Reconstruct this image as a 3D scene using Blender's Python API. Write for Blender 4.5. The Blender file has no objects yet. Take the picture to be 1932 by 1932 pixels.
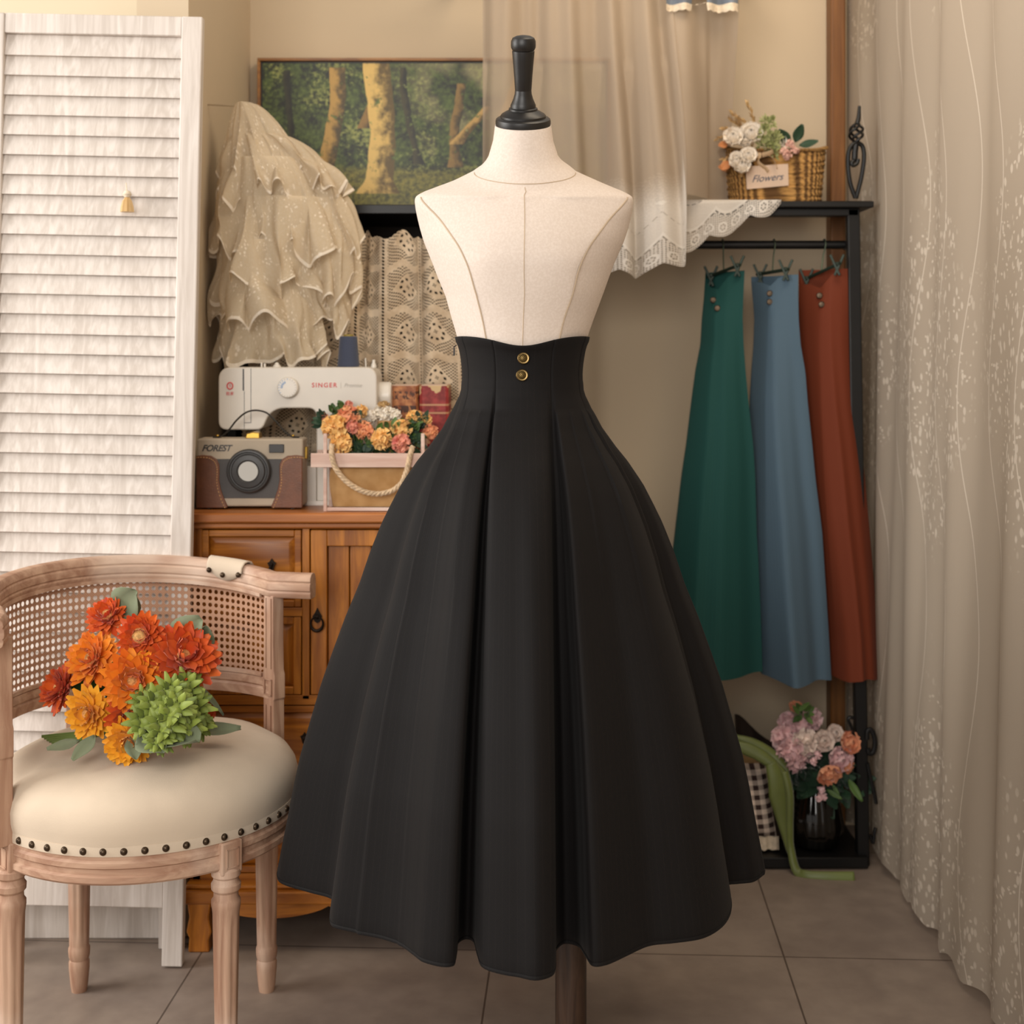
import bpy, math, random
from mathutils import Vector, Matrix, noise
V = Vector
pi = math.pi
random.seed(7)
scene = bpy.context.scene
COL = scene.collection

# ------------------------------------------------------------------ camera model
F, CX, HY, EYE = 2600.0, 966.0, 657.0, 1.25
def P(x, y, d): return V(((x-CX)*d/F, d, EYE-(y-HY)*d/F))
def PX(x, d): return (x-CX)*d/F
def PZ(y, d): return EYE-(y-HY)*d/F
def lerp(a, b, t): return a+(b-a)*t
def interp(tab, x):
    if x <= tab[0][0]: return tab[0][1]
    for (x0, y0), (x1, y1) in zip(tab, tab[1:]):
        if x <= x1: return y0+(y1-y0)*(x-x0)/(x1-x0)
    return tab[-1][1]
def sstep(a, b, x):
    t = max(0, min(1, (x-a)/(b-a))); return t*t*(3-2*t)
def catmull(pts, n, closed=False):
    out = []; m = len(pts)
    rng = range(m if closed else m-1)
    for i in rng:
        p1, p2 = pts[i], pts[(i+1) % m]
        p0 = pts[(i-1) % m] if (closed or i > 0) else p1
        p3 = pts[(i+2) % m] if (closed or i+2 < m) else p2
        for k in range(n):
            t = k/n
            out.append(0.5*((2*p1)+(p2-p0)*t+(2*p0-5*p1+4*p2-p3)*t*t+(3*p1-p0-3*p2+p3)*t**3))
    if not closed: out.append(pts[-1].copy())
    return out
def basis(axis, hint=V((0, 0, 1))):
    z = V(axis).normalized()
    if abs(z.dot(hint)) > .98: hint = V((0, 1, 0)) if abs(z.y) < .9 else V((1, 0, 0))
    x = hint.cross(z).normalized(); y = z.cross(x)
    return x, y, z

# ------------------------------------------------------------------ mesh builder
class MB:
    def __init__(s): s.v = []; s.f = []; s.uv = {}; s.smooth = True
    def a(s, p): s.v.append(V(p)); return len(s.v)-1
    def face(s, idx, uv=None):
        s.f.append(tuple(idx))
        if uv: s.uv[len(s.f)-1] = uv
    def box(s, x0, x1, y0, y1, z0, z1):
        i = [s.a(p) for p in ((x0,y0,z0),(x1,y0,z0),(x1,y1,z0),(x0,y1,z0),(x0,y0,z1),(x1,y0,z1),(x1,y1,z1),(x0,y1,z1))]
        for q in ((3,2,1,0),(4,5,6,7),(0,1,5,4),(1,2,6,5),(2,3,7,6),(3,0,4,7)): s.face([i[k] for k in q])
        return s
    def obox(s, c, ex, ey, ez):
        c = V(c); i = [s.a(c+ex*a+ey*b+ez*d) for d in (-1,1) for a, b in ((-1,-1),(1,-1),(1,1),(-1,1))]
        for q in ((3,2,1,0),(4,5,6,7),(0,1,5,4),(1,2,6,5),(2,3,7,6),(3,0,4,7)): s.face([i[k] for k in q])
        return s
    def bar(s, p, q, w, h, up=V((0,0,1))):
        p, q = V(p), V(q); x, y, z = basis(q-p, up)
        return s.obox((p+q)/2, x*w/2, y*h/2, z*(q-p).length/2)
    def grid(s, fn, nu, nv, closed=False, uvfn=None):
        idx = [[s.a(fn(i, j)) for i in range(nu)] for j in range(nv)]
        for j in range(nv-1):
            for i in range(nu if closed else nu-1):
                k = (i+1) % nu
                uv = None
                if uvfn: uv = [uvfn(i, j), uvfn(i+1, j), uvfn(i+1, j+1), uvfn(i, j+1)]
                s.face((idx[j][i], idx[j][k], idx[j+1][k], idx[j+1][i]), uv)
        return idx
    def rings(s, rings, caps=(True, True), closed=True):
        idx = [[s.a(p) for p in r] for r in rings]; n = len(rings[0])
        for a, b in zip(idx, idx[1:]):
            for i in range(n if closed else n-1): s.face((a[i], a[(i+1) % n], b[(i+1) % n], b[i]))
        if caps[0]: s.face(idx[0][::-1])
        if caps[1]: s.face(idx[-1])
        return s
    def lathe(s, prof, c, axis=(0,0,1), n=24, sx=1, sy=1, flute=None):
        x, y, z = basis(axis, V((0, 1, 0)) if abs(V(axis).normalized().z) > .5 else V((0, 0, 1))); c = V(c); R = []
        for r, h in prof:
            ring = []
            for k in range(n):
                t = 2*pi*k/n; rr = max(r, 1e-5)
                if flute: rr *= flute(t, h)
                ring.append(c+x*(rr*math.cos(t)*sx)+y*(rr*math.sin(t)*sy)+z*h)
            R.append(ring)
        return s.rings(R)
    def tube(s, pts, r, n=8, closed=False, flat=1.0):
        pts = [V(p) for p in pts]; m = len(pts)
        rr = r if isinstance(r, (list, tuple)) else [r]*m
        R = []; up = None
        for i, p in enumerate(pts):
            q = pts[(i+1) % m] if (closed or i+1 < m) else p
            o = pts[i-1] if (closed or i > 0) else p
            t = (q-o)
            if t.length < 1e-9: t = V((0, 0, 1))
            t.normalize()
            if up is None:
                x, y, _ = basis(t); up = y
            up = (up-t*up.dot(t))
            if up.length < 1e-6: up = basis(t)[1]
            up.normalize(); x = up.cross(t)
            R.append([p+x*(rr[i]*math.cos(2*pi*k/n))+up*(rr[i]*flat*math.sin(2*pi*k/n)) for k in range(n)])
        if closed: R.append(R[0])
        return s.rings(R, (not closed, not closed))
    def prism(s, poly, fn, t0, t1):
        a = [s.a(fn(x, y, t0)) for x, y in poly]; b = [s.a(fn(x, y, t1)) for x, y in poly]; n = len(poly)
        s.face(a); s.face(b[::-1])
        for i in range(n): s.face((a[(i+1) % n], a[i], b[i], b[(i+1) % n]))
        return s
    def ball(s, c, r, nu=16, nv=10, fn=None):
        rx, ry, rz = r if isinstance(r, (tuple, list)) else (r, r, r); c = V(c)
        R = []
        for j in range(1, nv):
            ph = -pi/2+pi*j/nv
            R.append([c+V((rx*math.cos(ph)*math.cos(2*pi*i/nu), ry*math.cos(ph)*math.sin(2*pi*i/nu), rz*math.sin(ph)))*(fn(2*pi*i/nu, ph) if fn else 1) for i in range(nu)])
        i0 = len(s.v); s.rings(R, (False, False))
        b = s.a(c-V((0, 0, rz))); t = s.a(c+V((0, 0, rz)))
        for i in range(nu):
            s.face((b, i0+(i+1) % nu, i0+i)); k = i0+nu*(nv-2); s.face((t, k+i, k+(i+1) % nu))
        return s
    def petal(s, base, d, up, L, W, curl=.3, cup=.2, tip=.5, n=4, m=2, ruf=0):
        d = V(d).normalized(); up = V(up); up = (up-d*up.dot(d))
        if up.length < 1e-5: up = basis(d)[1]
        up.normalize(); sd = d.cross(up); base = V(base); ph = random.random()*6
        def fn(i, j):
            t = j/n; q = (i-m)/m
            w = W*(.12+.88*math.sin(pi*min(1, t*.5/tip) if t < tip else pi*(.5+.5*(t-tip)/(1-tip)*.92))) if tip < 1 else W*(.2+.8*t)
            return base+d*(L*(t-.12*abs(curl)*t*t))+up*(L*curl*t*t+W*cup*q*q+ruf*W*math.sin(q*5+ph)*t)+sd*(q*w)
        s.grid(fn, 2*m+1, n+1)
    def build(s, name, m, parent=None, smooth=True, bevel=0, solid=0, subd=0, sharp=38, origin=None, seg=2):
        me = bpy.data.meshes.new(name)
        off = V((0, 0, 0))
        if parent is not None:
            q = parent
            while q is not None: off += q.location; q = q.parent
        else:
            if origin is None:
                xs = [p.x for p in s.v]; ys = [p.y for p in s.v]; zs = [p.z for p in s.v]
                origin = V(((min(xs)+max(xs))/2, (min(ys)+max(ys))/2, min(zs)))
            off = V(origin)
        me.from_pydata([p-off for p in s.v], [], s.f)
        if s.uv:
            lay = me.uv_layers.new(name='UVMap')
            for p in me.polygons:
                u = s.uv.get(p.index)
                if u:
                    for k, li in enumerate(p.loop_indices): lay.data[li].uv = u[k]
        me.validate(); me.update()
        if smooth:
            me.polygons.foreach_set('use_smooth', [True]*len(me.polygons))
            if sharp: me.set_sharp_from_angle(angle=math.radians(sharp))
        o = bpy.data.objects.new(name, me); COL.objects.link(o)
        if m: me.materials.append(m)
        if parent is not None: o.parent = parent
        else: o.location = off
        if solid:
            md = o.modifiers.new('s', 'SOLIDIFY'); md.thickness = solid; md.offset = 0
        if bevel:
            md = o.modifiers.new('b', 'BEVEL'); md.width = bevel; md.segments = seg; md.limit_method = 'ANGLE'; md.angle_limit = math.radians(35); md.harden_normals = False
        if subd:
            md = o.modifiers.new('u', 'SUBSURF'); md.levels = md.render_levels = subd
        return o
def tag(o, label, cat=None, group=None, kind=None):
    o['label'] = label
    if cat: o['category'] = cat
    if group: o['group'] = group
    if kind: o['kind'] = kind
    return o
def thing(name, label, cat, loc, group=None):
    o = bpy.data.objects.new(name, None); COL.objects.link(o); o.location = V(loc); o.empty_display_size = .05
    return tag(o, label, cat, group)
def structure(name, mb, m, **k):
    o = mb.build(name, m, **k); o['kind'] = 'structure'; return o
def text_mesh(name, txt, size, origin, ex, ey, m, parent, extrude=.0004, shear=0, spacing=1.0, align='CENTER', bold=0):
    cu = bpy.data.curves.new(name, 'FONT'); cu.body = txt; cu.size = size; cu.extrude = extrude; cu.shear = shear
    cu.align_x = align; cu.align_y = 'CENTER'; cu.space_character = spacing; cu.offset = bold
    t = bpy.data.objects.new(name, cu); COL.objects.link(t)
    dg = bpy.context.evaluated_depsgraph_get(); dg.update()
    me = bpy.data.meshes.new_from_object(t.evaluated_get(dg))
    bpy.data.objects.remove(t); bpy.data.curves.remove(cu)
    off = V((0, 0, 0)); q = parent
    while q is not None: off += q.location; q = q.parent
    ez = V(ex).cross(V(ey))
    for v in me.vertices:
        c = v.co.copy(); v.co = V(origin)+V(ex)*c.x+V(ey)*c.y+ez*c.z-off
    me.name = name; me.materials.clear(); me.materials.append(m)
    o = bpy.data.objects.new(name, me); COL.objects.link(o); o.parent = parent
    return o

# ------------------------------------------------------------------ materials
def lin(h):
    h = h.lstrip('#'); r = []
    for k in (0, 2, 4):
        c = int(h[k:k+2], 16)/255; r.append(c/12.92 if c <= .04045 else ((c+.055)/1.055)**2.4)
    return (*r, 1)
class E:
    """a small wrapper that writes arithmetic as math nodes"""
    def __init__(s, nt, k): s.nt = nt; s.k = k
    def op(s, o, *a):
        n = s.nt.nodes.new('ShaderNodeMath'); n.operation = o
        for i, x in enumerate((s,)+a):
            if isinstance(x, E): s.nt.links.new(x.k, n.inputs[i])
            else: n.inputs[i].default_value = x
        return E(s.nt, n.outputs[0])
    def __add__(s, b): return s.op('ADD', b)
    def __sub__(s, b): return s.op('SUBTRACT', b)
    def __mul__(s, b): return s.op('MULTIPLY', b)
    def __truediv__(s, b): return s.op('DIVIDE', b)
    __radd__ = __add__; __rmul__ = __mul__
    def rsub(s, a): return (s*-1)+a
    def lt(s, b): return s.op('LESS_THAN', b)
    def gt(s, b): return s.op('GREATER_THAN', b)
    def abs(s): return s.op('ABSOLUTE')
    def frac(s): return s.op('FRACT')
    def sin(s): return s.op('SINE')
    def max(s, b): return s.op('MAXIMUM', b)
    def min(s, b): return s.op('MINIMUM', b)
    def sqrt(s): return s.op('SQRT')
    def atan2(s, b): return s.op('ARCTAN2', b)
    def ramp(s, a, b):
        n = s.nt.nodes.new('ShaderNodeMapRange'); n.interpolation_type = 'SMOOTHSTEP'
        s.nt.links.new(s.k, n.inputs[0]); n.inputs[1].default_value = a; n.inputs[2].default_value = b
        return E(s.nt, n.outputs[0])
class M:
    """material under construction: one Principled shader and helpers"""
    def __init__(s, name, color='#808080', rough=.6, metal=0, sheen=0, spec=.5, coat=0):
        s.m = bpy.data.materials.new(name); s.m.use_nodes = True; s.nt = s.m.node_tree
        s.b = s.nt.nodes['Principled BSDF']; s.out = s.nt.nodes['Material Output']
        s.c = lin(color); s.b.inputs['Base Color'].default_value = s.c
        s.b.inputs['Roughness'].default_value = rough; s.b.inputs['Metallic'].default_value = metal
        s.b.inputs['Sheen Weight'].default_value = sheen; s.b.inputs['Specular IOR Level'].default_value = spec
        s.b.inputs['Coat Weight'].default_value = coat
    def node(s, t, **k):
        n = s.nt.nodes.new(t)
        for a, v in k.items(): setattr(n, a, v)
        return n
    def L(s, a, b): s.nt.links.new(a.k if isinstance(a, E) else a, b)
    def coord(s, kind='Object', scale=(1, 1, 1), rot=(0, 0, 0)):
        if not hasattr(s, 'tc'): s.tc = s.node('ShaderNodeTexCoord')
        mp = s.node('ShaderNodeMapping'); mp.inputs['Scale'].default_value = scale; mp.inputs['Rotation'].default_value = rot
        s.L(s.tc.outputs[kind], mp.inputs[0]); return mp.outputs[0]
    def xyz(s, vec):
        n = s.node('ShaderNodeSeparateXYZ'); s.L(vec, n.inputs[0]); return [E(s.nt, o) for o in n.outputs]
    def noise(s, vec, scale=5, detail=3, rough=.5, dist=0):
        n = s.node('ShaderNodeTexNoise'); n.inputs['Scale'].default_value = scale; n.inputs['Detail'].default_value = detail
        n.inputs['Roughness'].default_value = rough; n.inputs['Distortion'].default_value = dist
        s.L(vec, n.inputs['Vector']); return E(s.nt, n.outputs[0])
    def voro(s, vec, scale=5, feature='F1'):
        n = s.node('ShaderNodeTexVoronoi', feature=feature); n.inputs['Scale'].default_value = scale
        s.L(vec, n.inputs['Vector']); return E(s.nt, n.outputs['Distance'])
    def mix(s, f, a, b):
        n = s.node('ShaderNodeMix', data_type='RGBA')
        if isinstance(f, E): s.L(f, n.inputs[0])
        else: n.inputs[0].default_value = f
        for x, i in ((a, 6), (b, 7)):
            if isinstance(x, str): n.inputs[i].default_value = lin(x)
            elif isinstance(x, tuple): n.inputs[i].default_value = x
            else: s.L(x, n.inputs[i])
        return n.outputs[2]
    def color(s, k): s.L(k, s.b.inputs['Base Color']); return s
    def bump(s, h, strength=.3, dist=.002):
        n = s.node('ShaderNodeBump'); n.inputs['Strength'].default_value = strength; n.inputs['Distance'].default_value = dist
        s.L(h, n.inputs['Height']); s.L(n.outputs[0], s.b.inputs['Normal']); return s
    def island(s):
        g = s.node('ShaderNodeNewGeometry'); return E(s.nt, g.outputs['Random Per Island'])
    def alpha(s, e): s.L(e, s.b.inputs['Alpha']); return s
def plain(name, color, rough=.6, metal=0, var=.12, scale=12, bump=0, bscale=300, sheen=0, spec=.5, coat=0, bdist=.001):
    m = M(name, color, rough, metal, sheen, spec, coat); c = m.coord()
    if var:
        n = m.noise(c, scale, 4); m.color(m.mix(n.ramp(.3, .7), tuple(x*(1-var) for x in m.c[:3])+(1,), tuple(min(1, x*(1+var)) for x in m.c[:3])+(1,)))
    if bump: m.bump(m.noise(c, bscale, 2), bump, bdist)
    return m.m
def wood(name, dark, light, axis='z', scale=9, rough=.5, stretch=14, bump=.25, blot=None):
    m = M(name, light, rough); sc = {'x': (1, stretch, stretch), 'y': (stretch, 1, stretch), 'z': (stretch, stretch, 1)}[axis]
    c = m.coord(scale=sc); n = m.noise(c, scale/3, 5, .6, .6); n2 = m.noise(m.coord(), 6, 2)
    k = m.mix(n.ramp(.3, .72), dark, light)
    if blot: k = m.mix(n2.ramp(.5, .75)*.6, k, blot)
    m.color(k); m.bump(n, bump, .0008); return m.m
def petals(name, a, b, rough=.55):
    m = M(name, a, rough); i = m.island(); c = m.coord()
    n = m.noise(c, 60, 2); m.color(m.mix((i*.75+n*.35).min(1.0), a, b)); m.b.inputs['Sheen Weight'].default_value = .15
    return m.m
def twill(name, color, color2, stripe=.012, rough=.7):
    m = M(name, color, rough, sheen=.02, spec=.18); u, v, _ = m.xyz(m.coord('UV'))
    line = ((u/stripe).frac()-.5).abs().lt(.035)
    fine = (((u+v*.6)/.0022).frac()-.5).abs().ramp(.1, .4)
    n = m.noise(m.coord(), 900, 1)
    m.color(m.mix((line*.5+fine*.2+n*.25).min(1.0), color, color2)); hem = ((v-.019).abs().lt(.0007))*((u/.004).frac().lt(.6)); m.bump(fine+n-hem*2, .25, .0004); return m.m

MAT = {}
def mats():
    D = MAT
    # plaster walls: warm cream, slightly mottled
    for nm, c in (('wall', '#c8b69c'), ('wall_cream', '#d2c3a8')):
        m = M(nm, c, .9, spec=.2); n = m.noise(m.coord(), 2.2, 3); k = m.noise(m.coord(), 140, 2)
        m.color(m.mix(n.ramp(.25, .75), tuple(x*.96 for x in m.c[:3])+(1,), m.c)); m.bump(k, .06, .001); D[nm] = m.m
    # floor tile: brown grey concrete look with thin grout lines
    m = M('floor', '#6f6156', .5, spec=.35); x, y, _ = m.xyz(m.coord(rot=(0, 0, .05)))
    gx = (((x+.245)/.6).frac()-.5).abs().gt(.4968); gy = (((y-.41)/.6).frac()-.5).abs().gt(.4968)
    n = m.noise(m.coord(), 3.5, 5, .62, .3); n2 = m.noise(m.coord(), 22, 4)
    base = m.mix((n*.7+n2*.3).ramp(.3, .7), '#7c6e64', '#958679')
    m.color(m.mix(gx.max(gy)*.75, base, '#3a2c22')); m.bump(n2, .05, .001); D['floor'] = m.m
    D['white_wood'] = wood('white_wood', '#bdb2a8', '#d6cdc5', 'z', 12, .55, 18, .15)
    m = M('canvas', '#e3d7c6', .92, spec=.15, sheen=.05); c = m.coord(); u = m.voro(c, 520); n = m.noise(c, 260, 3)
    m.color(m.mix(n.ramp(.35, .7), '#cfc1b5', '#d6c9be')); m.bump(u+n, .12, .0006); D['canvas'] = m.m
    D['seam'] = plain('seam', '#b3a089', .9, var=.1)
    D['black_wood'] = plain('black_wood', '#0d0a09', .42, var=.25, scale=40, bump=.1, bscale=90)
    D['pole_wood'] = wood('pole_wood', '#20120b', '#4a3527', 'z', 14, .4, 10, .2)
    D['black_metal'] = plain('black_metal', '#0c0b0b', .45, var=.2, spec=.4)
    D['dark_board'] = plain('dark_board', '#241a13', .7, var=.2)
    D['skirt_black'] = twill('skirt_black', '#090707', '#161212')
    D['skirt_green'] = twill('skirt_green', '#1b4440', '#245550')
    D['skirt_blue'] = twill('skirt_blue', '#4b5f6e', '#586e7e')
    D['skirt_rust'] = twill('skirt_rust', '#662c18', '#753822')
    m = M('brass', '#a88a55', .35, 1); x, y, z = m.xyz(m.coord()); w = ((x*2200).sin()*(z*2200).sin()).ramp(-.2, .3)
    m.color(m.mix(w, '#1d150c', '#7d683f')); m.bump(w, .5, .001); D['brass'] = m.m
    D['brass_rim'] = plain('brass_rim', '#776340', .35, 1, var=.2)
    D['gold'] = plain('gold', '#c9a24e', .3, 1, var=.1)
    D['oak'] = wood('oak', '#84480f', '#c47a24', 'z', 10, .42, 12, .3, '#8d5216')
    D['oak_h'] = wood('oak_h', '#84480f', '#c47a24', 'x', 10, .42, 12, .3, '#8d5216')
    D['oak_top'] = wood('oak_top', '#8f4f1b', '#b9743a', 'x', 8, .4, 12, .2)
    D['iron'] = plain('iron', '#2b221b', .5, .8, var=.3, scale=60)
    D['chair_wood'] = wood('chair_wood', '#966f58', '#bd9b82', 'z', 12, .65, 10, .35, '#e6d3c2')
    D['chair_wood_h'] = wood('chair_wood_h', '#966f58', '#bd9b82', 'x', 12, .65, 10, .35, '#e6d3c2')
    D['linen'] = plain('linen', '#c8b7a2', .95, var=.05, scale=9, bump=.2, bscale=500, sheen=.1, spec=.15)
    D['nail'] = plain('nail', '#4a3d30', .38, .85, var=.3, scale=80)
    m = M('cane', '#c4997c', .65); u, v, _ = m.xyz(m.coord('UV')); a = (u/.0127).frac()-.5; b = (v/.0127).frac()-.5
    r = (a*a+b*b).sqrt(); hole = r.lt(.315); strand = ((u+v)/.0042).frac()
    m.color(m.mix(strand, '#a27354', '#cba48a')); m.alpha(hole.rsub(1.0)); m.bump(strand+r, .4, .001); D['cane'] = m.m
    D['machine'] = plain('machine', '#d5cdc1', .32, var=.03, spec=.5)
    D['machine_white'] = plain('machine_white', '#e0d9ce', .35, var=.03)
    D['dark_line'] = plain('dark_line', '#24242a', .5, var=0)
    D['red_print'] = plain('red_print', '#cf3f3c', .5, var=0)
    D['grey_print'] = plain('grey_print', '#b5ada2', .5, var=0)
    D['blue_print'] = plain('blue_print', '#5b8ec4', .5, var=0)
    m = M('thread', '#3b4256', .8, sheen=.2); _, _, z = m.xyz(m.coord()); w = (z*2600).sin(); m.bump(w, .5, .0006)
    m.color(m.mix(w.ramp(-1, 1), '#343a4c', '#474f66')); D['thread'] = m.m
    D['bag_cloth'] = plain('bag_cloth', '#b5a692', .8, var=.06, bump=.25, bscale=700)
    D['bag_dark'] = plain('bag_dark', '#4a4644', .6, var=.1, bump=.3, bscale=400)
    D['lens'] = plain('lens', '#343231', .45, var=.1)
    D['mirror'] = plain('mirror', '#e6e0d6', .04, 1, var=0)
    D['leather'] = plain('leather', '#6e4229', .45, var=.2, scale=30, bump=.3, bscale=350)
    D['black_leather'] = plain('black_leather', '#24211f', .5, var=.1, bump=.2, bscale=400)
    D['stitch'] = plain('stitch', '#c99a62', .8, var=0)
    D['crate_wood'] = wood('crate_wood', '#c3a090', '#dcc3b4', 'x', 12, .7, 12, .3, '#e6d6ca')
    m = M('burlap', '#b58850', .95, spec=.1); x, y, z = m.xyz(m.coord()); w = (x*1900).sin()*(z*1900).sin(); n = m.noise(m.coord(), 25, 4)
    m.color(m.mix((w*.25+n).ramp(.2, .8), '#a3794a', '#c79f6e')); m.bump(w, .5, .001); D['burlap'] = m.m
    m = M('rope', '#c9b192', .95); u, v, _ = m.xyz(m.coord('UV')); w = ((u*2+v)*6.2832).sin(); m.bump(w, 1, .002); m.color(m.mix(w.ramp(-1, 1), '#a98c68', '#d9c3a4')); D['rope'] = m.m
    m = M('seagrass', '#8a6232', .85); c = m.coord('UV'); u, v, _ = m.xyz(c); n = m.noise(m.coord(scale=(40, 40, 260)), 1, 3)
    w = ((u*62+v*3)*6.2832).sin(); m.color(m.mix((w*.3+n).ramp(.25, .85), '#5a3c18', '#b98c4e')); D['seagrass'] = m.m
    D['leaf'] = petals('leaf', '#2e4a1e', '#56742f'); D['leaf_dark'] = petals('leaf_dark', '#173020', '#2b4a30')
    D['leaf_grey'] = petals('leaf_grey', '#5e6850', '#7f8768', .75); D['leaf_orange'] = petals('leaf_orange', '#a8693e', '#c08150')
    D['stem'] = plain('stem', '#5d7030', .7)
    D['mum_red'] = petals('mum_red', '#c4390f', '#e06a1c'); D['mum_orange'] = petals('mum_orange', '#dd6510', '#f0991f')
    D['mum_yellow'] = petals('mum_yellow', '#e89a18', '#f3b22c'); D['mum_eye'] = plain('mum_eye', '#d3a263', .9, var=.3, scale=200, bump=.8, bscale=500, bdist=.002)
    D['hop'] = petals('hop', '#52641f', '#97a646')
    D['carn_yellow'] = petals('carn_yellow', '#e8ab55', '#f3cf8a'); D['carn_pink'] = petals('carn_pink', '#d8795f', '#efb17c')
    D['carn_rose'] = petals('carn_rose', '#c9605a', '#eaa88a'); D['cotton'] = petals('cotton', '#d8ccb8', '#f0e8da', .9)
    D['peony'] = petals('peony', '#d9a7ab', '#efd0cf'); D['peony_white'] = petals('peony_white', '#e0c8bd', '#f0e2d6')
    D['peach'] = petals('peach', '#d8805a', '#eaab84'); D['rose_cream'] = petals('rose_cream', '#f0e3d0', '#fdf7ee')
    D['pink_small'] = petals('pink_small', '#cf9a8a', '#e5bfae')
    D['wheat'] = petals('wheat', '#b08a52', '#cfae7a'); D['sprig'] = petals('sprig', '#7f8746', '#b9bb85')
    D['card'] = plain('card', '#cdb49f', .8, var=.05, scale=20); D['ink'] = plain('ink', '#39465c', .7, var=0)
    D['ribbon_beige'] = plain('ribbon_beige', '#c7ab88', .8, var=.1)
    D['green_satin'] = plain('green_satin', '#626d2f', .42, var=.12, sheen=.3)
    m = M('gingham', '#d9c6b6', .9); u, v, _ = m.xyz(m.coord('UV')); a = (u/.025).frac().lt(.5); b = (v/.025).frac().lt(.5)
    m.color(m.mix((a+b)*.5, '#dccabb', '#2f1c18')); D['gingham'] = m.m
    D['sack'] = plain('sack', '#94774f', .95, var=.15, bump=.3, bscale=400); D['brown_cloth'] = plain('brown_cloth', '#2e2117', .9, var=.2)
    m = M('vase_glass', '#16130f', .08, spec=.6); m.b.inputs['Transmission Weight'].default_value = .35; D['vase_glass'] = m.m
    D['amber_wood'] = wood('amber_wood', '#653c17', '#8a5a2b', 'z', 6, .45, 14, .15)
    D['hanger_green'] = plain('hanger_green', '#1d2a20', .5, .3, var=.2)
    D['hook_pale'] = plain('hook_pale', '#a8957a', .6); D['hook_wire'] = plain('hook_wire', '#5c6a5c', .35, .9, var=.1)
    D['frame_gold'] = wood('frame_gold', '#6d421c', '#a8722f', 'x', 20, .4, 8, .2)
    D['tin_orange'] = None
    # ---- laces
    def cloth_mix(m, col, translucent=.35):
        tr = m.node('ShaderNodeBsdfTranslucent'); mx = m.node('ShaderNodeMixShader')
        translucent *= .6
        if isinstance(col, str): tr.inputs[0].default_value = lin(col)
        else: m.L(col, tr.inputs[0])
        mx.inputs[0].default_value = translucent; m.L(m.b.outputs[0], mx.inputs[1]); m.L(tr.outputs[0], mx.inputs[2]); return mx
    def finish(m, mx, alpha):
        t = m.node('ShaderNodeBsdfTransparent'); f = m.node('ShaderNodeMixShader'); m.L(alpha, f.inputs[0])
        m.L(t.outputs[0], f.inputs[1]); m.L(mx.outputs[0], f.inputs[2]); m.L(f.outputs[0], m.out.inputs[0])
    # crochet cloth: blocks of net around a drawn-work diamond, ladder holes between blocks
    m = M('crochet', '#b8a389', .95, spec=.1); u, v, _ = m.xyz(m.coord('UV'))
    bx = (u/.098).frac()-.5; by = (v/.112).frac()-.5; ax = bx.abs(); ay = by.abs(); dd = ax+ay
    a = ((u+v)/.0078).frac()-.5; b = ((u-v)/.0078).frac()-.5
    net = (a*a+b*b).sqrt().lt(.33)*dd.gt(.31)*ax.lt(.40)*ay.lt(.42)
    lv = (v/.0085).frac()-.5; lx = (ax.rsub(.5))/.0867; lad = (lx*lx+lv*lv).sqrt().lt(.34)
    r = (bx*bx+by*by).sqrt(); th = by.atan2(bx); ring = ((r-.155)/.05).abs().lt(.5)*((th*8).sin().gt(.1))*dd.lt(.29)
    core = r.lt(.04)*((th*4).sin().gt(0)); holes = net.max(lad).max(ring).max(core)
    col = m.mix(m.noise(m.coord(), 30, 3).ramp(.3, .7), '#bda88e', '#d9c7ae'); m.color(col); m.bump(a*a+b*b, .3, .001)
    finish(m, cloth_mix(m, col, .15), holes.rsub(1.0)); D['crochet'] = m.m
    # sheer curtain with a lace hem (v = height above the hem)
    m = M('curtain_sheer', '#cdbba3', .95, spec=.1); u, v, _ = m.xyz(m.coord('UV', (.74, .74, 1)))
    su = ((u/.072).frac()-.5)*.072
    def ringm(cy, r0, r1, k):
        r0, r1 = r0+(r1-r0)*.15, r1-(r1-r0)*.15
        dy = v-cy; rr = (su*su+dy*dy).sqrt(); t = dy.atan2(su); return rr.gt(r0)*rr.lt(r1)*(t*k).sin().gt(-.3)
    s1 = ((u/.024).frac()-.5)*.024; d1 = v-.015; r1 = (s1*s1+d1*d1).sqrt(); t1 = d1.atan2(s1)
    dp = v-.078; rp = (su*su+dp*dp).sqrt(); band = rp.gt(.050)*v.lt(.075)
    ga = (u/.0038).frac()-.5; gb = (v/.0038).frac()-.5; dots = (ga*ga+gb*gb).sqrt().lt(.30)
    rosette = r1.gt(.0032)*r1.lt(.0052)*(t1*6).sin().gt(-.2)
    hl = band*(dots*r1.gt(.0088)).max(rosette)
    hl = hl.max(rp.gt(.0475)*rp.lt(.0497)*v.lt(.10)*(dp.atan2(su)*26).sin().gt(-.5)).max(ringm(.12, .046, .0475, 26)*v.lt(.10))
    thread = (rp.gt(.043)*rp.lt(.0470)*v.lt(.11)).max(r1.gt(.0055)*r1.lt(.0085)*v.lt(.03))
    emb = m.noise(m.coord('UV'), 300, 2).ramp(.45, .6)*v.lt(.16)
    wv = m.noise(m.coord('UV', (1, .2, 1)), 900, 2)
    low = v.ramp(.09, .17)
    col = m.mix(low, '#d8d0c6', '#b3a28f'); col = m.mix(thread*.6, col, '#e8e2d9'); m.color(col); m.bump(wv+emb+thread*1.5-hl, .35, .0015)
    al = (low*-.22+.97+emb*.1)
    finish(m, cloth_mix(m, col, .3), al.min(1.0)*(hl*v.lt(.13)*.8).rsub(1.0)); D['curtain_sheer'] = m.m
    # lace panel on the right: sheer ground with denser leaf sprays
    m = M('lace_panel', '#cfc3b2', .95, spec=.1); c = m.coord('UV'); u, v, _ = m.xyz(c)
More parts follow.
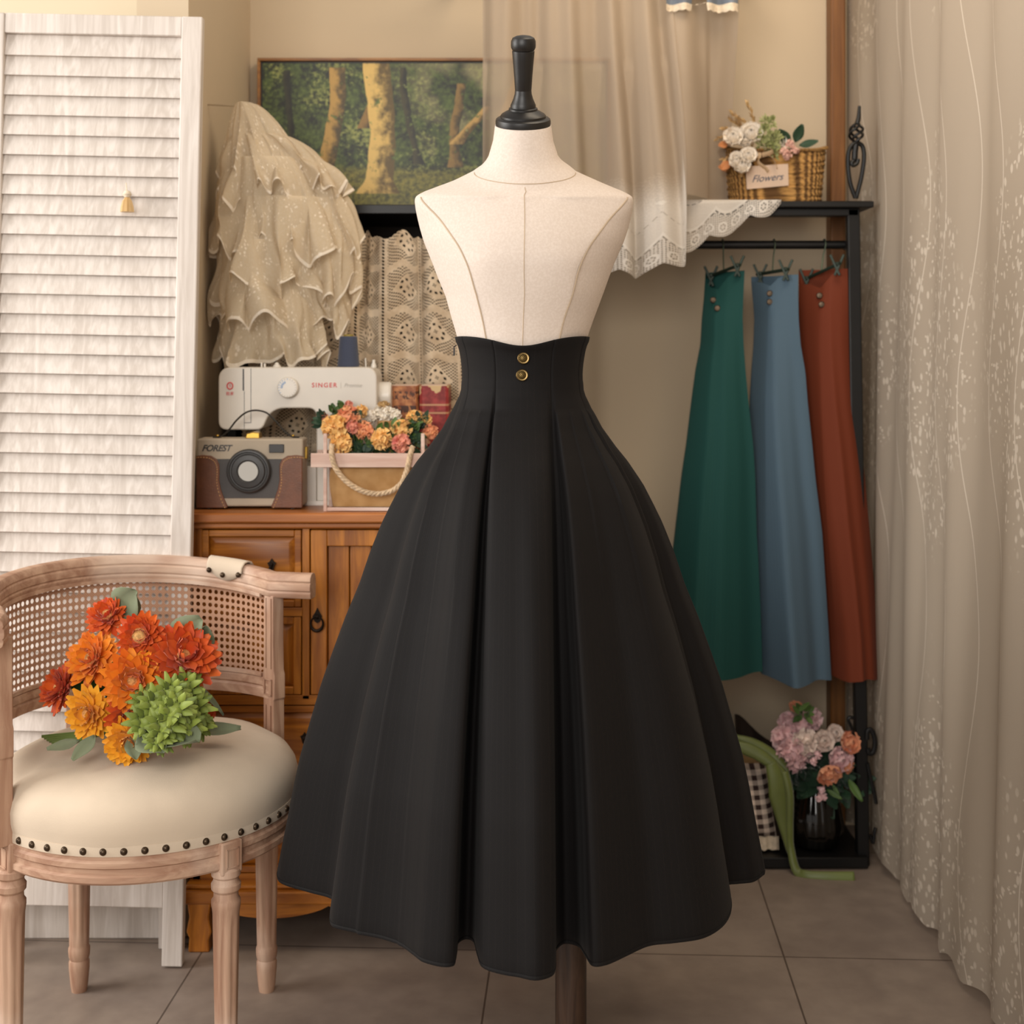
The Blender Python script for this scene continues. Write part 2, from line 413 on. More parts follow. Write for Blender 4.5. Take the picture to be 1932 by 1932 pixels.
    wob = m.noise(c, 9, 2); leaf = m.voro(m.coord('UV', (1.6, 1, 1), (0, 0, .5)), 34); leaf2 = m.voro(m.coord('UV', (1, 1.7, 1), (0, 0, -.4)), 42)
    band = ((v*5.5+wob*2.2).sin()+(u*11).sin()*.8); motif = (leaf.ramp(.36, .2)).max(leaf2.ramp(.28, .14))*band.ramp(-.1, .4)
    vine = ((u+(v*7).sin()*.05-.06)/.16).frac()-.5; motif = motif.max(vine.abs().lt(.012))
    col = m.mix(motif, '#bfb1a0', '#d2c6b6'); m.color(col)
    finish(m, cloth_mix(m, col, .3), motif*.22+.74); D['lace_panel'] = m.m
    # ruffled tulle with sprigged embroidery
    m = M('ruffle_lace', '#d8c6a6', .95, spec=.1); c = m.coord('UV'); n = m.voro(c, 105); n2 = m.noise(c, 26, 3); n3 = m.noise(c, 150, 2); u, v, _ = m.xyz(c)
    mot = n.ramp(.42, .2)*n2.ramp(.46, .58); edge = v.lt(.006)
    col = m.mix((mot*.6+n3.ramp(.4,.65)*.15+edge*.7).min(1.0), '#dfcdb0', '#f5ecdd'); m.color(col); m.bump(mot+n3, .3, .001)
    finish(m, cloth_mix(m, col, .35), (mot*.2+.72+edge*.25).min(1.0)); D['ruffle_lace'] = m.m
    # a woodland scene in oils (generic), painted by noise; trunks are drawn by u,v bands
    m = M('painting', '#33401e', .45); u, v, _ = m.xyz(m.coord('UV')); c = m.coord('UV', (2.4, 1, 1))
    n1 = m.noise(c, 9, 6, .65); n2 = m.noise(c, 34, 5, .7); n3 = m.noise(c, 3, 3)
    fol = m.mix((n1*.55+n2*.5).ramp(.42, .66), '#12170c', '#56682c'); fol = m.mix((n2*n3*2).ramp(.52, .75), fol, '#909650')
    sky = (u.rsub(.62).abs()).lt(.03)
    fol = m.mix((n3+v*.25).ramp(.62, .8)*(u.ramp(.3, .6))*.6, fol, '#a49c72')
    ground = m.mix((n2*.8+n1*.3).ramp(.4, .7), '#2c3312', '#8a8234')
    k = m.mix((v*-1+n1*.1+.24).ramp(-.02, .06), fol, ground)
    n5 = m.noise(c, 5, 3); n6 = m.noise(m.coord('UV', (3, 1, 1)), 14, 4, .6)
    for (x0, lean, w, vb, vt, ph, dk, lt) in ((.08, .0, .010, .3, .95, 0, '#14150b', '#2f2d17'), (.47, -.06, .010, .3, .97, 1, '#14150b', '#3e381d'), (.555, .03, .014, .28, .86, 2, '#3d331a', '#93733a'), (.245, .10, .012, .55, .80, 3, '#3a2d16', '#8d6c34'), (.185, .03, .024, .10, .97, 4, '#4a3c1c', '#b8924a'), (.425, .34, .014, .44, .70, 2, '#57431c', '#c9a25a'), (.345, -.01, .038, .10, 1.0, 5, '#5d4a1e', '#dbb868'), (.66, .10, .030, .14, .9, 3, '#46371a', '#b58f42'), (.80, -.04, .022, .2, 1.0, 1, '#3a3018', '#8f7640')):
        cen = v*lean+(v*5+ph).sin()*.010+x0; dx = u-cen+(n5-.5)*.02; ww = (v.ramp(vb+.12, vb-.02)*.7+1.0)*w*1.0
        mk = dx.abs().lt(ww)*v.gt(vb)*v.lt(vt)*(n1*.6+n2*.6).lt(.70)
        bark = m.mix((dx/ww*.5+.5+(n6-.5)*1.9).ramp(.15, .95), lt, dk); bark = m.mix((n1*.7+n6*.4).ramp(.60, .72)*.8, bark, '#27300f')
        k = m.mix(mk, k, bark)
    m.color(k); m.bump(n2, .3, .001); D['painting'] = m.m
    # worn labels on the two book boxes
    m = M('tin_orange', '#a86a3f', .6); x, y, z = m.xyz(m.coord()); n = m.noise(m.coord(), 70, 4); n4 = m.noise(m.coord(scale=(1, 1, .6)), 120, 2)
    k = m.mix(n.ramp(.4, .7), '#8a4d2c', '#bd8050')
    k = m.mix(z.gt(.198)*z.lt(.214)*x.abs().lt(.027)*n4.gt(.42), k, '#4a2b1d'); k = m.mix(z.gt(.228)*z.lt(.246)*n4.gt(.52), k, '#54301f'); k = m.mix(z.lt(.176)*x.abs().lt(.029)*n.gt(.4), k, '#2e2730'); m.color(k); D['tin_orange'] = m.m
    m = M('tin_red', '#8a2b2c', .6); x, y, z = m.xyz(m.coord()); n = m.noise(m.coord(), 60, 4); n4 = m.noise(m.coord(), 30, 3)
    k = m.mix(n.ramp(.35, .7), '#76201f', '#a63c3a'); k = m.mix((n4+z*6).gt(2.02), k, '#c9ab7c')
    k = m.mix((z.gt(.214)*z.lt(.218)).max(z.gt(.196)*z.lt(.200)), k, '#b98a66'); k = m.mix(z.lt(.17)*n.gt(.58), k, '#c09a76'); m.color(k); D['tin_red'] = m.m
    D['denim'] = plain('denim', '#6d7580', .9, var=.2, bump=.2, bscale=500)
    D['lace_trim'] = plain('lace_trim', '#d4c4ad', .95, var=.12, scale=120, bump=.5, bscale=400)
    D['peg_wood'] = wood('peg_wood', '#7a5632', '#a87e4e', 'x')
mats()

# ------------------------------------------------------------------ room
BACK, SIDE, FRONT = 3.62, -.688, 2.93
structure('floor', MB().box(-3.2, 1.05, -1.2, 3.8, -.06, 0), MAT['floor'], smooth=False)
structure('wall_back', MB().box(-.80, 1.05, BACK, BACK+.1, 0, 2.75), MAT['wall'], smooth=False)
structure('wall_side', MB().box(SIDE-.11, SIDE, FRONT, BACK, 0, 2.75), MAT['wall'], smooth=False)
structure('wall_front', MB().box(-3.2, SIDE-.11, FRONT, FRONT+.1, 0, 2.75), MAT['wall_cream'], smooth=False)
structure('wall_right', MB().box(.95, 1.05, 0.6, BACK, 0, 2.75), MAT['wall'], smooth=False)
bb = MB(); bb.box(-3.2, SIDE-.005, FRONT-.014, FRONT, 0, .115); bb.box(-3.2, SIDE-.005, FRONT-.009, FRONT, .115, .128)
structure('baseboard_left', bb, MAT['white_wood'], bevel=.003)
structure('baseboard_back', MB().box(SIDE, .95, BACK-.012, BACK, 0, .10), MAT['wall'], bevel=.003)
structure('trim_1', MB().box(PX(1565, 3.58), PX(1593, 3.58), 3.565, BACK, 0, 2.75), MAT['amber_wood'], bevel=.004)

# ------------------------------------------------------------------ dress form
D0 = 2.33; S = F/D0; CXM = 985.5
X0 = PX(CXM, D0)
OUT = [(236,934,1040),(267,930,1044),(298,921,1054),(311,913,1065),(320,904,1078),(333,884,1095),(346,851,1132),(354,824,1155),(361,802,1175),(366,791,1185),(370,785.5,1191.5),(375,783,1194),(381,782.5,1194.5),(394,784,1193.5),(409,787,1191),(432,792.5,1185),(456,799.5,1177),(497,816,1159),(521,825,1150),(560,841,1136),(600,852,1121),(637,863,1108),(672,871,1099),(704,876,1096),(735,872,1098),(770,866,1105),(820,850,1120),(900,830,1140),(1000,815,1155),(1060,818,1152)]
TL = [(y, a) for y, a, b in OUT]; TR = [(y, b) for y, a, b in OUT]
BF = [(236,.048),(298,.052),(320,.062),(346,.070),(371,.077),(409,.09),(456,.107),(497,.114),(540,.108),(600,.094),(637,.088),(704,.080),(770,.085),(900,.105),(1060,.105)]
BB_ = [(236,.048),(298,.055),(320,.072),(346,.082),(371,.088),(456,.1),(600,.078),(704,.068),(900,.10),(1060,.11)]
SF = [(236,.7),(322,.7),(346,.86),(371,.95),(412,.80),(469,.655),(513,.60),(560,.595),(600,.56),(637,.55),(700,.55),(1060,.6)]
BS = [(236,.714),(322,.714),(346,.5),(371,.33),(409,.56),(456,.74),(497,.80),(560,.83),(637,.84),(704,.84),(1060,.82)]
TILT = [(236,.36),(311,.44),(333,.42),(371,.12),(420,0),(1060,0)]
def smooth_tab(tab):
    ys_ = [y for y, _ in tab]; out = []
    for y in range(ys_[0], ys_[-1]+1, 2):
        w = min(14, 2+abs(y-371)*.25, y-ys_[0], ys_[-1]-y); out.append((y, sum(interp(tab, y+w*k/4) for k in range(-4, 5))/9))
    return out
BF, BB_, SF, BS, TILT = [smooth_tab(q) for q in (BF, BB_, SF, BS, TILT)]
def torso_pt(y, k, u):
    """k: 'f' front panel u in -1..1, 'r'/'l' side panels u 0..1 from the seam, 'b' back u 0..1"""
    l, r = interp(TL, y), interp(TR, y); c = (l+r)/2; a = (r-l)/2/S
    xc = PX(c, D0); bf, bb, sf, bs = interp(BF, y), interp(BB_, y), interp(SF, y), interp(BS, y)
    s = sf*a; ys = bs*bf
    if k == 'f':
        x = u*s; yy = bf-(bf-ys)*abs(u)**2.1
        for sx in (-1, 1):
            yy += .004*math.exp(-(((x-sx*.068)/.035)**2+((y-505)/42)**2))
            yy -= .0035*math.exp(-(((x-sx*.035)/.016)**2+((y-371)/9)**2))
            yy += .0025*math.exp(-(((x-sx*.075)/.05)**2+((y-368)/7)**2))
    elif k in 'rl':
        t = u; q = sstep(375, 430, y); x = (1-t)**2*s+2*t*(1-t)*lerp(a, s+(a-s)*.76, q)+t*t*a; yy = (1-t)**2*ys+2*t*(1-t)*ys*lerp(.55, .50, q)
        if k == 'l': x = -x
    else:
        th = pi*u; cx, sx = math.cos(th), math.sin(th); n = 2/2.3
        x = a*math.copysign(abs(cx)**n, cx); yy = -bb*abs(sx)**n
    return V((xc+x, D0-yy, PZ(y, D0)-interp(TILT, y)*yy))
def torso_ring(y):
    R = [torso_pt(y, 'f', -1+2*i/28) for i in range(28)]
    R += [torso_pt(y, 'r', i/14) for i in range(14)]
    R += [torso_pt(y, 'b', i/30) for i in range(30)]
    R += [torso_pt(y, 'l', 1-i/14) for i in range(14)]
    return R
form = thing('dress_form', 'cream canvas dress form with black neck cap, wearing the black skirt', 'dress form', (X0, D0, 0))
ys = []
y = 1060
while y > 236.5:
    ys.append(y); y -= 3 if 340 < y < 400 else (6 if y < 640 else 14)
ys.append(236)
mb = MB(); mb.rings([torso_ring(y) for y in ys]); mb.build('torso', MAT['canvas'], form, sharp=50)
def seam(pts, r=.0011): MB().tube(pts, r, 6).build('seam', MAT['seam'], form)
off = V((0, -.0002, 0))
seam([torso_pt(y, 'f', 0)+off for y in range(333, 662, 4)], .0008)
for sg, k in ((-1, 'l'), (1, 'r')): seam([torso_pt(y, 'f', sg)+V((0, -.0002, 0)) for y in range(372, 660, 4)], .0014)
seam([torso_pt(326, 'l', 1-i/10) for i in range(10)]+[torso_pt(326, 'f', -1+i/10) for i in range(21)]+[torso_pt(326, 'r', i/10) for i in range(1, 11)], .0009)
# neck cap, leaning forward like the neck
ax = V((0, -math.sin(math.radians(20)), math.cos(math.radians(20))))
cc = V((PX(987, D0), D0, PZ(236, D0)))
k = 1/S
mb = MB().lathe([(0,-.004),(.0445,-.004),(.0462,-.002),(.0466,.001),(.0466,.007),(.0458,.0105),(.043,.0125),(.0385,.0132),(.0383,.0165),(.036,.019),(.030,.0225),(.0245,.0255),(.0243,.0285),(.0215,.0298),(.0213,.034),(.0195,.038),(.0165,.045),(.0143,.053),(.0139,.058),(.01375,.0585),(.0139,.059),(.0152,.08),(.0172,.105),(.0187,.122),(.0186,.1235),(.0176,.1245),(.0186,.1255),(.0204,.129),(.0207,.134),(.0204,.140),(.018,.145),(.012,.148),(.005,.1492),(0,.1494)], cc, ax, 48)
mb.build('neck_cap', MAT['black_wood'], form, sharp=30)
PXP = .0995
MB().lathe([(.0265,.03),(.0265,.95)], (PXP, D0, 0), n=28).build('pole', MAT['pole_wood'], form)
MB().lathe([(.0,.0),(.17,0),(.175,.006),(.175,.016),(.16,.024),(.06,.032),(.04,.045),(.034,.06),(.03,.075)], (PXP, D0, 0), n=48).build('base', MAT['black_wood'], form, sharp=30)

# ------------------------------------------------------------------ black skirt on the form
AW = [(637,126),(645,124.5),(655,119.5),(672,116),(690,113.5),(704,112.5),(735,113.2),(1900,113.2)]
RW = [(637,125.8),(704,113.2),(735,114.5),(747,118),(758,123.5),(771,129.5),(784,137),(808,149.5),(825,162),(843,175),(870,197),(913,226),(950,245),(985,262),(1040,284),(1100,304),(1160,329),(1220,351),(1285,374),(1350,393),(1420,413),(1480,426),(1540,437),(1590,447),(1640,456.5)]
ZH = .370; YH = HY+(EYE-ZH)*S
# (waist angle from the front, hem x, hem y towards the camera, sharp)
HEM = [(-90,-.410,0),(-86,-.405,.03),(-82,-.390,.056),(-78,-.347,.088),(-76,-.312,.112),(-74.5,-.300,.140),(-73.5,-.299,.165),(-72,-.303,.194),(-69,-.294,.224),(-64,-.262,.240),(-61,-.232,.250),(-57,-.205,.262),(-51,-.180,.284),(-46,-.162,.318),(-41,-.147,.345),(-34,-.122,.357),(-29.5,-.101,.352),(-28.2,-.0975,.325),(-27.2,-.0965,.280),(-26.2,-.086,.262),(-25.2,-.074,.272),(-24.6,-.0670,.320),(-22,-.058,.358),(-14,-.028,.386),(-5,-.004,.394),(6,.018,.396),(16,.036,.393),(22,.0435,.380),(24.2,.0455,.350),(25.4,.047,.310),(27,.060,.282),(28.6,.080,.290),(29.8,.0885,.322),(31.5,.0965,.350),(35,.116,.347),(41,.150,.320),(47,.187,.292),(53,.226,.281),(58,.268,.262),(62,.300,.222),(64.5,.320,.175),(66.3,.3285,.130),(67.6,.331,.085),(69,.335,.058),(73,.358,.052),(79,.386,.045),(86,.402,.02),(90,.404,0)]
rs = random.Random(3)
back = []
for i in range(1, 36):
    a = 90+180*i/36; R = .392+.028*math.cos(i*2.1+.6)+rs.uniform(-.008, .008); t = math.radians(a)
    back.append((a, R*math.sin(t), R*math.cos(t)))
ctl = [V((a, x, y)) for a, x, y in HEM+back+[(270, -.410, 0)]]
hp = catmull(ctl, 9)[:-1]
NS = len(hp); ul = [0]
for a, b in zip(hp, hp[1:]+hp[:1]): ul.append(ul[-1]+math.hypot(b.y-a.y, b.z-a.z))
def waist(phi, y):
    a = interp(AW, y)/S; s, c = math.sin(phi), math.cos(phi)
    return a*s, a*c*(.835 if c > 0 else .80)
PLEATS = ((-63, .011, 9, 1), (-52, .008, 7, .9), (-40, .006, 8, .6), (-24.6, .010, 9, .8), (29.5, .010, 9, .9), (44, .004, 8, .5), (67, .007, 9, .8), (58, .005, 7, .6))
def pleat(a, g):
    r = 0
    for p, h, w, reach in PLEATS:
        d = (a-p) if p < 0 else (a-p)
        if d > 0: r += h*math.exp(-d/w)*min(1, g/.12)*(1-sstep(reach*.6, reach*1.35, g))*min(1, d/.5)
    return r
DART = (-62, -25.8, 27.6, 67)
def skirt_pt(i, j):
    y = rows[j]; h = hp[i % NS]; phi = math.radians(h.x)
    g = max(0, (interp(RW, y)-113.2)/(456.5-113.2)) if y > 720 else 0
    wx, wy = waist(phi, y)
    dx = abs((h.x+180) % 360-180)
    yy = y
    if j < 6:
        top = 636 + 16.5*math.exp(-(dx/27)**2)**1.0*(1 if dx < 90 else 0)-1.2*math.exp(-((dx-62)/20)**2)
        yy = top+(rows[j]-rows[0])*(1-(top-rows[0])/(rows[6]-rows[0]))
    z = PZ(yy, D0) if True else 0
    x = wx*(1-g)+h.y*g; w = wy*(1-g)+h.z*g
    # sewn darts above the pleats: a narrow groove; below, the pleat opens
    gr = 0
    for dd in DART:
        gr = max(gr, math.exp(-((h.x-dd)/.9)**2))
    if g < .25:
        kk = 1-.016*gr*(1-g/.25); x *= kk; w *= kk
    # soft undulations on the long panels
    if g > .05:
        und = .004*g*math.sin(h.x*.21+.6)*sstep(.05, .5, g)+pleat(h.x, g); n = math.hypot(x, w); x += x/n*und; w += w/n*und
    return V((X0+x, D0-w, z))
rows = [637, 640, 645, 652, 660, 667, 675]
while rows[-1] < YH-6: rows.append(rows[-1]+(6 if rows[-1] < 900 else 13))
rows.append(YH)
root = thing('black_skirt', 'long black pleated high-waist skirt with two brass buttons on the dress form', 'skirt', (X0, D0, ZH))
mb = MB(); mb.grid(skirt_pt, NS, len(rows), True, lambda i, j: (ul[i], PZ(rows[j], D0)-ZH))
sk = mb.build('skirt_body', MAT['skirt_black'], root, solid=.0022, sharp=60)
for px, py in ((987.5, 676), (985, 708)):
    w = waist(0.02, py)[1]; c = V((PX(px, D0-w), D0-w-.0012, PZ(py, D0-w)))
    axb = V((0, -1, .08))
    b = MB().lathe([(0,-.001),(.0092,-.001),(.0098,.001),(.0098,.003),(.009,.004),(.0078,.0036)], c, axb, 28).build('button', MAT['brass_rim'], root, sharp=30)
    b['label'] = 'woven-pattern antique brass button'
    MB().lathe([(.0079,.003),(.006,.0042),(.003,.005),(0,.0052)], c, axb, 24).build('button_face', MAT['brass'], b)
zx = X0-.1118
mb = MB().tube([V((zx+.001, D0-.012, PZ(652, D0))), V((zx-.0035, D0-.012, PZ(654, D0))), V((zx-.003, D0-.012, PZ(658, D0)))], .0011, 6)
mb.box(zx-.0042, zx-.0018, D0-.0128, D0-.0112, PZ(671, D0), PZ(657, D0)); mb.build('zipper_pull', MAT['black_metal'], root)

# ------------------------------------------------------------------ cabinet
CF = 2.88; CS = F/CF
def cx(p): return (p-CX)/CS
def cz(p): return EYE-(p-HY)/CS
CL, CR, CB = -.668, .030, 3.235
cab = thing('wooden_cabinet', 'carved amber oak cabinet with iron pulls behind the cane chair', 'cabinet', ((CL+CR)/2, CF, 0))
ZT = .908
mb = MB(); mb.box(CL-.010, CR+.010, CF-.024, CB, ZT-.021, ZT); mb.box(CL-.004, CR+.004, CF-.012, CB, ZT-.034, ZT-.021)
mb.build('cabinet_top', MAT['oak_top'], cab, bevel=.004)
zf = cz(1328); zb = .128
mb = MB(); mb.box(CL, CL+.02, CF+.002, CB, zb, ZT-.034); mb.box(CR-.02, CR, CF+.002, CB, zb, ZT-.034); mb.box(CL, CR, CB-.012, CB, zb, ZT-.034); mb.box(CL, CR, CF+.02, CB, zb, zb+.015)
mb.build('carcass', MAT['oak'], cab, bevel=.001)
for a, b, c in ((CL, cx(379), zb), (CR-.012, CR, zb), (cx(570), cx(584), cz(1320))): MB().box(a, b, CF, CF+.02, c, ZT-.034).build('stile', MAT['oak'], cab, bevel=.0015)
mb = MB(); mb.box(CL, CR, CF, CF+.02, cz(998), ZT-.034); mb.box(CL, CR, CF, CF+.02, cz(1330), cz(1312)); mb.box(cx(379), cx(570), CF, CF+.02, cz(1163), cz(1147)); mb.box(CL, CR, CF, CF+.02, cz(1497), cz(1490)); mb.box(CL, CR, CF, CF+.02, zb, cz(1648))
mb.build('front_rail', MAT['oak_h'], cab, bevel=.0015)
def framed(name, x0, x1, z0, z1, fw, m, raised=True, planks=0, mp=None):
    y0 = CF+.001; mb = MB()
    mb.box(x0, x0+fw, y0, y0+.018, z0, z1); mb.box(x1-fw, x1, y0, y0+.018, z0, z1)
    mb.box(x0+fw, x1-fw, y0, y0+.018, z1-fw, z1); mb.box(x0+fw, x1-fw, y0, y0+.018, z0, z0+fw)
    a, b, c, d = x0+fw, x1-fw, z0+fw, z1-fw
    if raised:
        g = .012; o = [(a,y0+.012,c),(b,y0+.012,c),(b,y0+.012,d),(a,y0+.012,d)]; i = [(a+g,y0+.004,c+g),(b-g,y0+.004,c+g),(b-g,y0+.004,d-g),(a+g,y0+.004,d-g)]
        A = [mb.a(p) for p in o]; B = [mb.a(p) for p in i]; mb.face(B)
        for k in range(4): mb.face((A[k], A[(k+1) % 4], B[(k+1) % 4], B[k]))
    else:
        w = (b-a)/planks
        for k in range(planks): mb.box(a+w*k+.001, a+w*(k+1)-.001, y0+.010, y0+.016, c, d)
    return mb.build(name, m, cab, bevel=.0018, smooth=True)
def bat_pull(x, z, par, flip=1):
    mb = MB(); y = CF-.001
    poly = [(0,.013),(.005,.006),(.009,.004),(.006,-.002),(.004,-.010),(0,-.013),(-.004,-.010),(-.006,-.002),(-.009,.004),(-.005,.006)]
    mb.prism(poly, lambda a, b, t: (x+a, y-t, z+b), .004, 0); mb.ball((x, y-.006, z+.001), .004, 10, 6)
    mb.build('pull_plate', MAT['iron'], par)
dr = framed('drawer', cx(381), cx(568), cz(1146), cz(1000), .014, MAT['oak_h'])
for px in (431, 513): bat_pull(cx(px), cz(1065), dr)
hd = MB().tube(catmull([V((cx(431), CF-.008, cz(1066))), V((cx(440), CF-.016, cz(1078))), V((cx(472), CF-.018, cz(1084))), V((cx(504), CF-.016, cz(1078))), V((cx(513), CF-.008, cz(1066)))], 5), .0026, 8).build('bail_handle', MAT['iron'], dr)
framed('cupboard_door', cx(381), cx(568), cz(1311), cz(1164), .016, MAT['oak'])
def ring_pull(x, z, par):
    mb = MB(); y = CF-.001
    mb.prism([(0,.022),(.005,.012),(.010,.004),(.006,-.006),(0,-.010),(-.006,-.006),(-.010,.004),(-.005,.012)], lambda a, b, t: (x+a, y-t, z+b), .004, 0)
    mb.ball((x, y-.007, z+.004), .005, 10, 6); mb.build('pull_plate', MAT['iron'], par)
    c = [V((x+.013*math.sin(t), y-.009, z-.010-.015*math.cos(t))) for t in [2*pi*i/24 for i in range(24)]]
    MB().tube(c, [.0024+.0012*math.cos(2*pi*i/24) for i in range(24)], 8, True).build('ring_handle', MAT['iron'], par)
d1 = framed('cupboard_door', cx(586), cx(773), cz(1311), cz(1000), .034, MAT['oak'], False, 3)
ring_pull(cx(599), cz(1166), d1)
d2 = framed('cupboard_door', cx(775), CR-.014, cz(1311), cz(1000), .034, MAT['oak'], False, 3)
for z0, z1, zh in ((1489, 1332, 1392), (1647, 1499, 1565)):
    for x0, x1, xh in ((381, 774, 575), (776, 983, 880)):
        d = framed('drawer', cx(x0), min(cx(x1), CR-.014), cz(z0), cz(z1), .014, MAT['oak_h'])
        bat_pull(cx(xh), cz(zh), d)
mb = MB(); mb.box(CL-.014, CR+.012, CF-.040, CB, cz(1690)-.004, cz(1668)); mb.box(CL-.008, CR+.008, CF-.03, CB, cz(1668), zb+.012)
mb.build('base_moulding', MAT['oak_h'], cab, bevel=.004)
zc = cz(1690)-.004
poly = []
for i in range(41):
    t = i/40; x = lerp(CL+.04, CR-.04, t); poly.append((x, zc-.010-.026*abs(math.sin(pi*t*2.5))**.7))
poly = [(CR-.04, zc), (CL+.04, zc)]+poly
MB().prism(poly, lambda a, b, t: (a, t, b), CF-.018, CF).build('apron', MAT['oak_h'], cab, smooth=False)
for fx in (CL-.004, CR-.044):
    for fy in (CF-.03, CB-.05):
        prof = [(0, zc), (.048, zc), (.044, zc-.03), (.050, zc-.06), (.044, .025), (.046, .0), (.002, 0), (.004, .03), (-.002, zc-.06), (.004, zc-.03)]
        MB().prism(prof, lambda a, b, t: (fx+a, fy+t, b), 0, .046).build('foot', MAT['oak'], cab, bevel=.003)

# ------------------------------------------------------------------ dark shelf unit behind the cabinet
HT = 1.588; HF, HB = 3.25, 3.60; HL, HR = -.672, -.095
sh = thing('shelf_unit', 'tall black open shelf unit under the forest painting', 'shelf', ((HL+HR)/2, HF, 0))
MB().box(HL, HR, HF-.01, HB, HT-.022, HT).build('top_board', MAT['black_metal'], sh, bevel=.002)
for x in (HL, HR-.022): MB().box(x, x+.022, HF, HB, 0, HT-.022).build('side_panel', MAT['black_metal'], sh, bevel=.002)
MB().box(HL+.022, HR-.022, HB-.012, HB, .05, HT-.022).build('back_panel', MAT['dark_board'], sh)
MB().box(HL+.022, HR-.022, HF+.02, HB-.012, .80, .82).build('shelf_board', MAT['dark_board'], sh)
RZ = PZ(452, 3.23)
MB().tube([(HL+.002, 3.262, RZ), (HR-.002, 3.262, RZ)], .006, 10).build('curtain_wire', MAT['black_metal'], sh)

# crochet cloth hung in front of the shelves
def crochet(i, j):
    u, v = i/159, j/89
    x = lerp(lerp(-.60, -.655, v), lerp(-.13, -.105, v), u)
    top = RZ+.010+.008*math.sin(u*37)+.006*math.sin(u*71+1)
    if .40 < u < .50: top += .022*math.sin((u-.40)/.1*pi)
    z = lerp(top, ZT+.004, v)
    y = 3.232+.012*math.sin(u*26+v*1.2)*(1-.35*v)+.006*math.sin(u*60+2+v)*(1-.6*v)-.012*v
    y -= .016*math.exp(-((u-.45-.10*v)/.05)**2)
    return V((x+.01*math.sin(u*26+1), y, z))
mb = MB(); mb.grid(crochet, 160, 90, False, lambda i, j: (i/159*.60, (1-j/89)*.64))
tag(mb.build('crochet_cloth', MAT['crochet'], solid=0), 'beige crochet cloth with diamond motifs hanging behind the sewing machine', 'cloth')

# ------------------------------------------------------------------ painting
py = 3.585
pt = thing('framed_painting', 'woodland painting with golden trunks in a thin wooden frame above the shelf unit', 'painting', ((PX(486, py)+.25)/2, py, HT+.001))
x0, x1, z0, z1 = PX(486, py), PX(1152, py), HT+.001, PZ(110, py)
def uvq(i, j): return (i, 1-j)
mb = MB(); mb.grid(lambda i, j: (lerp(x0+.012, x1-.012, i), py+.004, lerp(z1-.012, z0+.026, j)), 2, 2, False, uvq)
mb.build('canvas', MAT['painting'], pt, smooth=False)
mb = MB()
mb.box(x0, x1, py-.006, py+.022, z1-.0075, z1); mb.box(x0, x0+.0075, py-.006, py+.022, z0, z1-.0075); mb.box(x1-.0075, x1, py-.006, py+.022, z0, z1-.0075)
mb.build('frame', MAT['frame_gold'], pt, bevel=.001)
MB().box(x0+.0075, x1-.0075, py-.004, py+.022, z0, z0+.026).build('bottom_rail', MAT['black_wood'], pt)
MB().box(x0+.0075, x1-.0075, py+.006, py+.018, z0, z1-.0075).build('backing', MAT['black_wood'], pt)

# ------------------------------------------------------------------ sewing machine
SF_ = 3.0; SS = F/SF_
def sx(p): return (p-CX)/SS
def sz(p): return EYE-(p-HY)/SS
def rounded(pts, rad, n=6):
    """2d polygon with its corners rounded by the given radii"""
    out = []; m = len(pts)
    for i, (p, r) in enumerate(zip(pts, rad)):
        p = V(p); a = V(pts[i-1]); b = V(pts[(i+1) % m])
        if r <= 0: out.append(tuple(p)); continue
        u = (a-p).normalized(); w = (b-p).normalized()
        for k in range(n+1):
            t = k/n; q = (p+u*r)*(1-t)**2+p*2*t*(1-t)+(p+w*r)*t*t; out.append(tuple(q))
    return out
sm = thing('sewing_machine', 'white sewing machine with red lettering on the oak cabinet', 'sewing machine', (sx(565), SF_+.06, ZT))
pts = [(412,693),(711,693),(711,946),(597,946),(597,770),(512,770),(494,811),(412,811)]
poly = rounded([(sx(a), sz(b)) for a, b in pts], [.028,.026,.004,.004,.02,.03,.012,.02])[::-1]
MB().prism(poly, lambda a, b, t: (a, SF_+t, b), 0, .125).build('body', MAT['machine'], sm, bevel=.007, seg=3, sharp=30)
poly = rounded([(sx(424), ZT+.002), (sx(597), ZT+.002), (sx(597), sz(880)), (sx(424), sz(880))], [.004, .001, .001, .012])
MB().prism(poly, lambda a, b, t: (a, SF_+t, b), -.004, .13).build('bed', MAT['machine'], sm, bevel=.005)
MB().box(sx(424), sx(700), SF_-.005, SF_+.0, ZT, ZT+.010).build('base_trim', MAT['machine_white'], sm, bevel=.001)
dl = MB().lathe([(0,0),(.0225,0),(.0228,.003),(.0222,.013),(.0205,.0155),(0,.0158)], (sx(544.5), SF_-.001, sz(731)), (0,-1,0), 36).build('pattern_dial', MAT['machine_white'], sm, sharp=30)
mb = MB(); mb2 = MB()
for k in range(20):
    t = 2*pi*k/20; c = V((sx(544.5)+.0185*math.cos(t), SF_-.0172, sz(731)+.0185*math.sin(t)))
    (mb2 if 7 <= k <= 12 or k in (5,) else mb).obox(c, V((math.cos(t), 0, math.sin(t)))*.0014, V((0, .0004, 0)), V((-math.sin(t), 0, math.cos(t)))*.0005)
for k in range(5):
    t = 2.0+k*.28; c = V((sx(544.5)+.0125*math.cos(t), SF_-.0172, sz(731)+.0125*math.sin(t))); mb2.obox(c, V((math.cos(t), 0, math.sin(t)))*.0022, V((0, .0004, 0)), V((-math.sin(t), 0, math.cos(t)))*.0009)
mb.build('dial_marks', MAT['grey_print'], dl, smooth=False); mb2.build('dial_numbers', MAT['blue_print'], dl, smooth=False)
XE, ZE = V((1, 0, 0)), V((0, 0, 1))
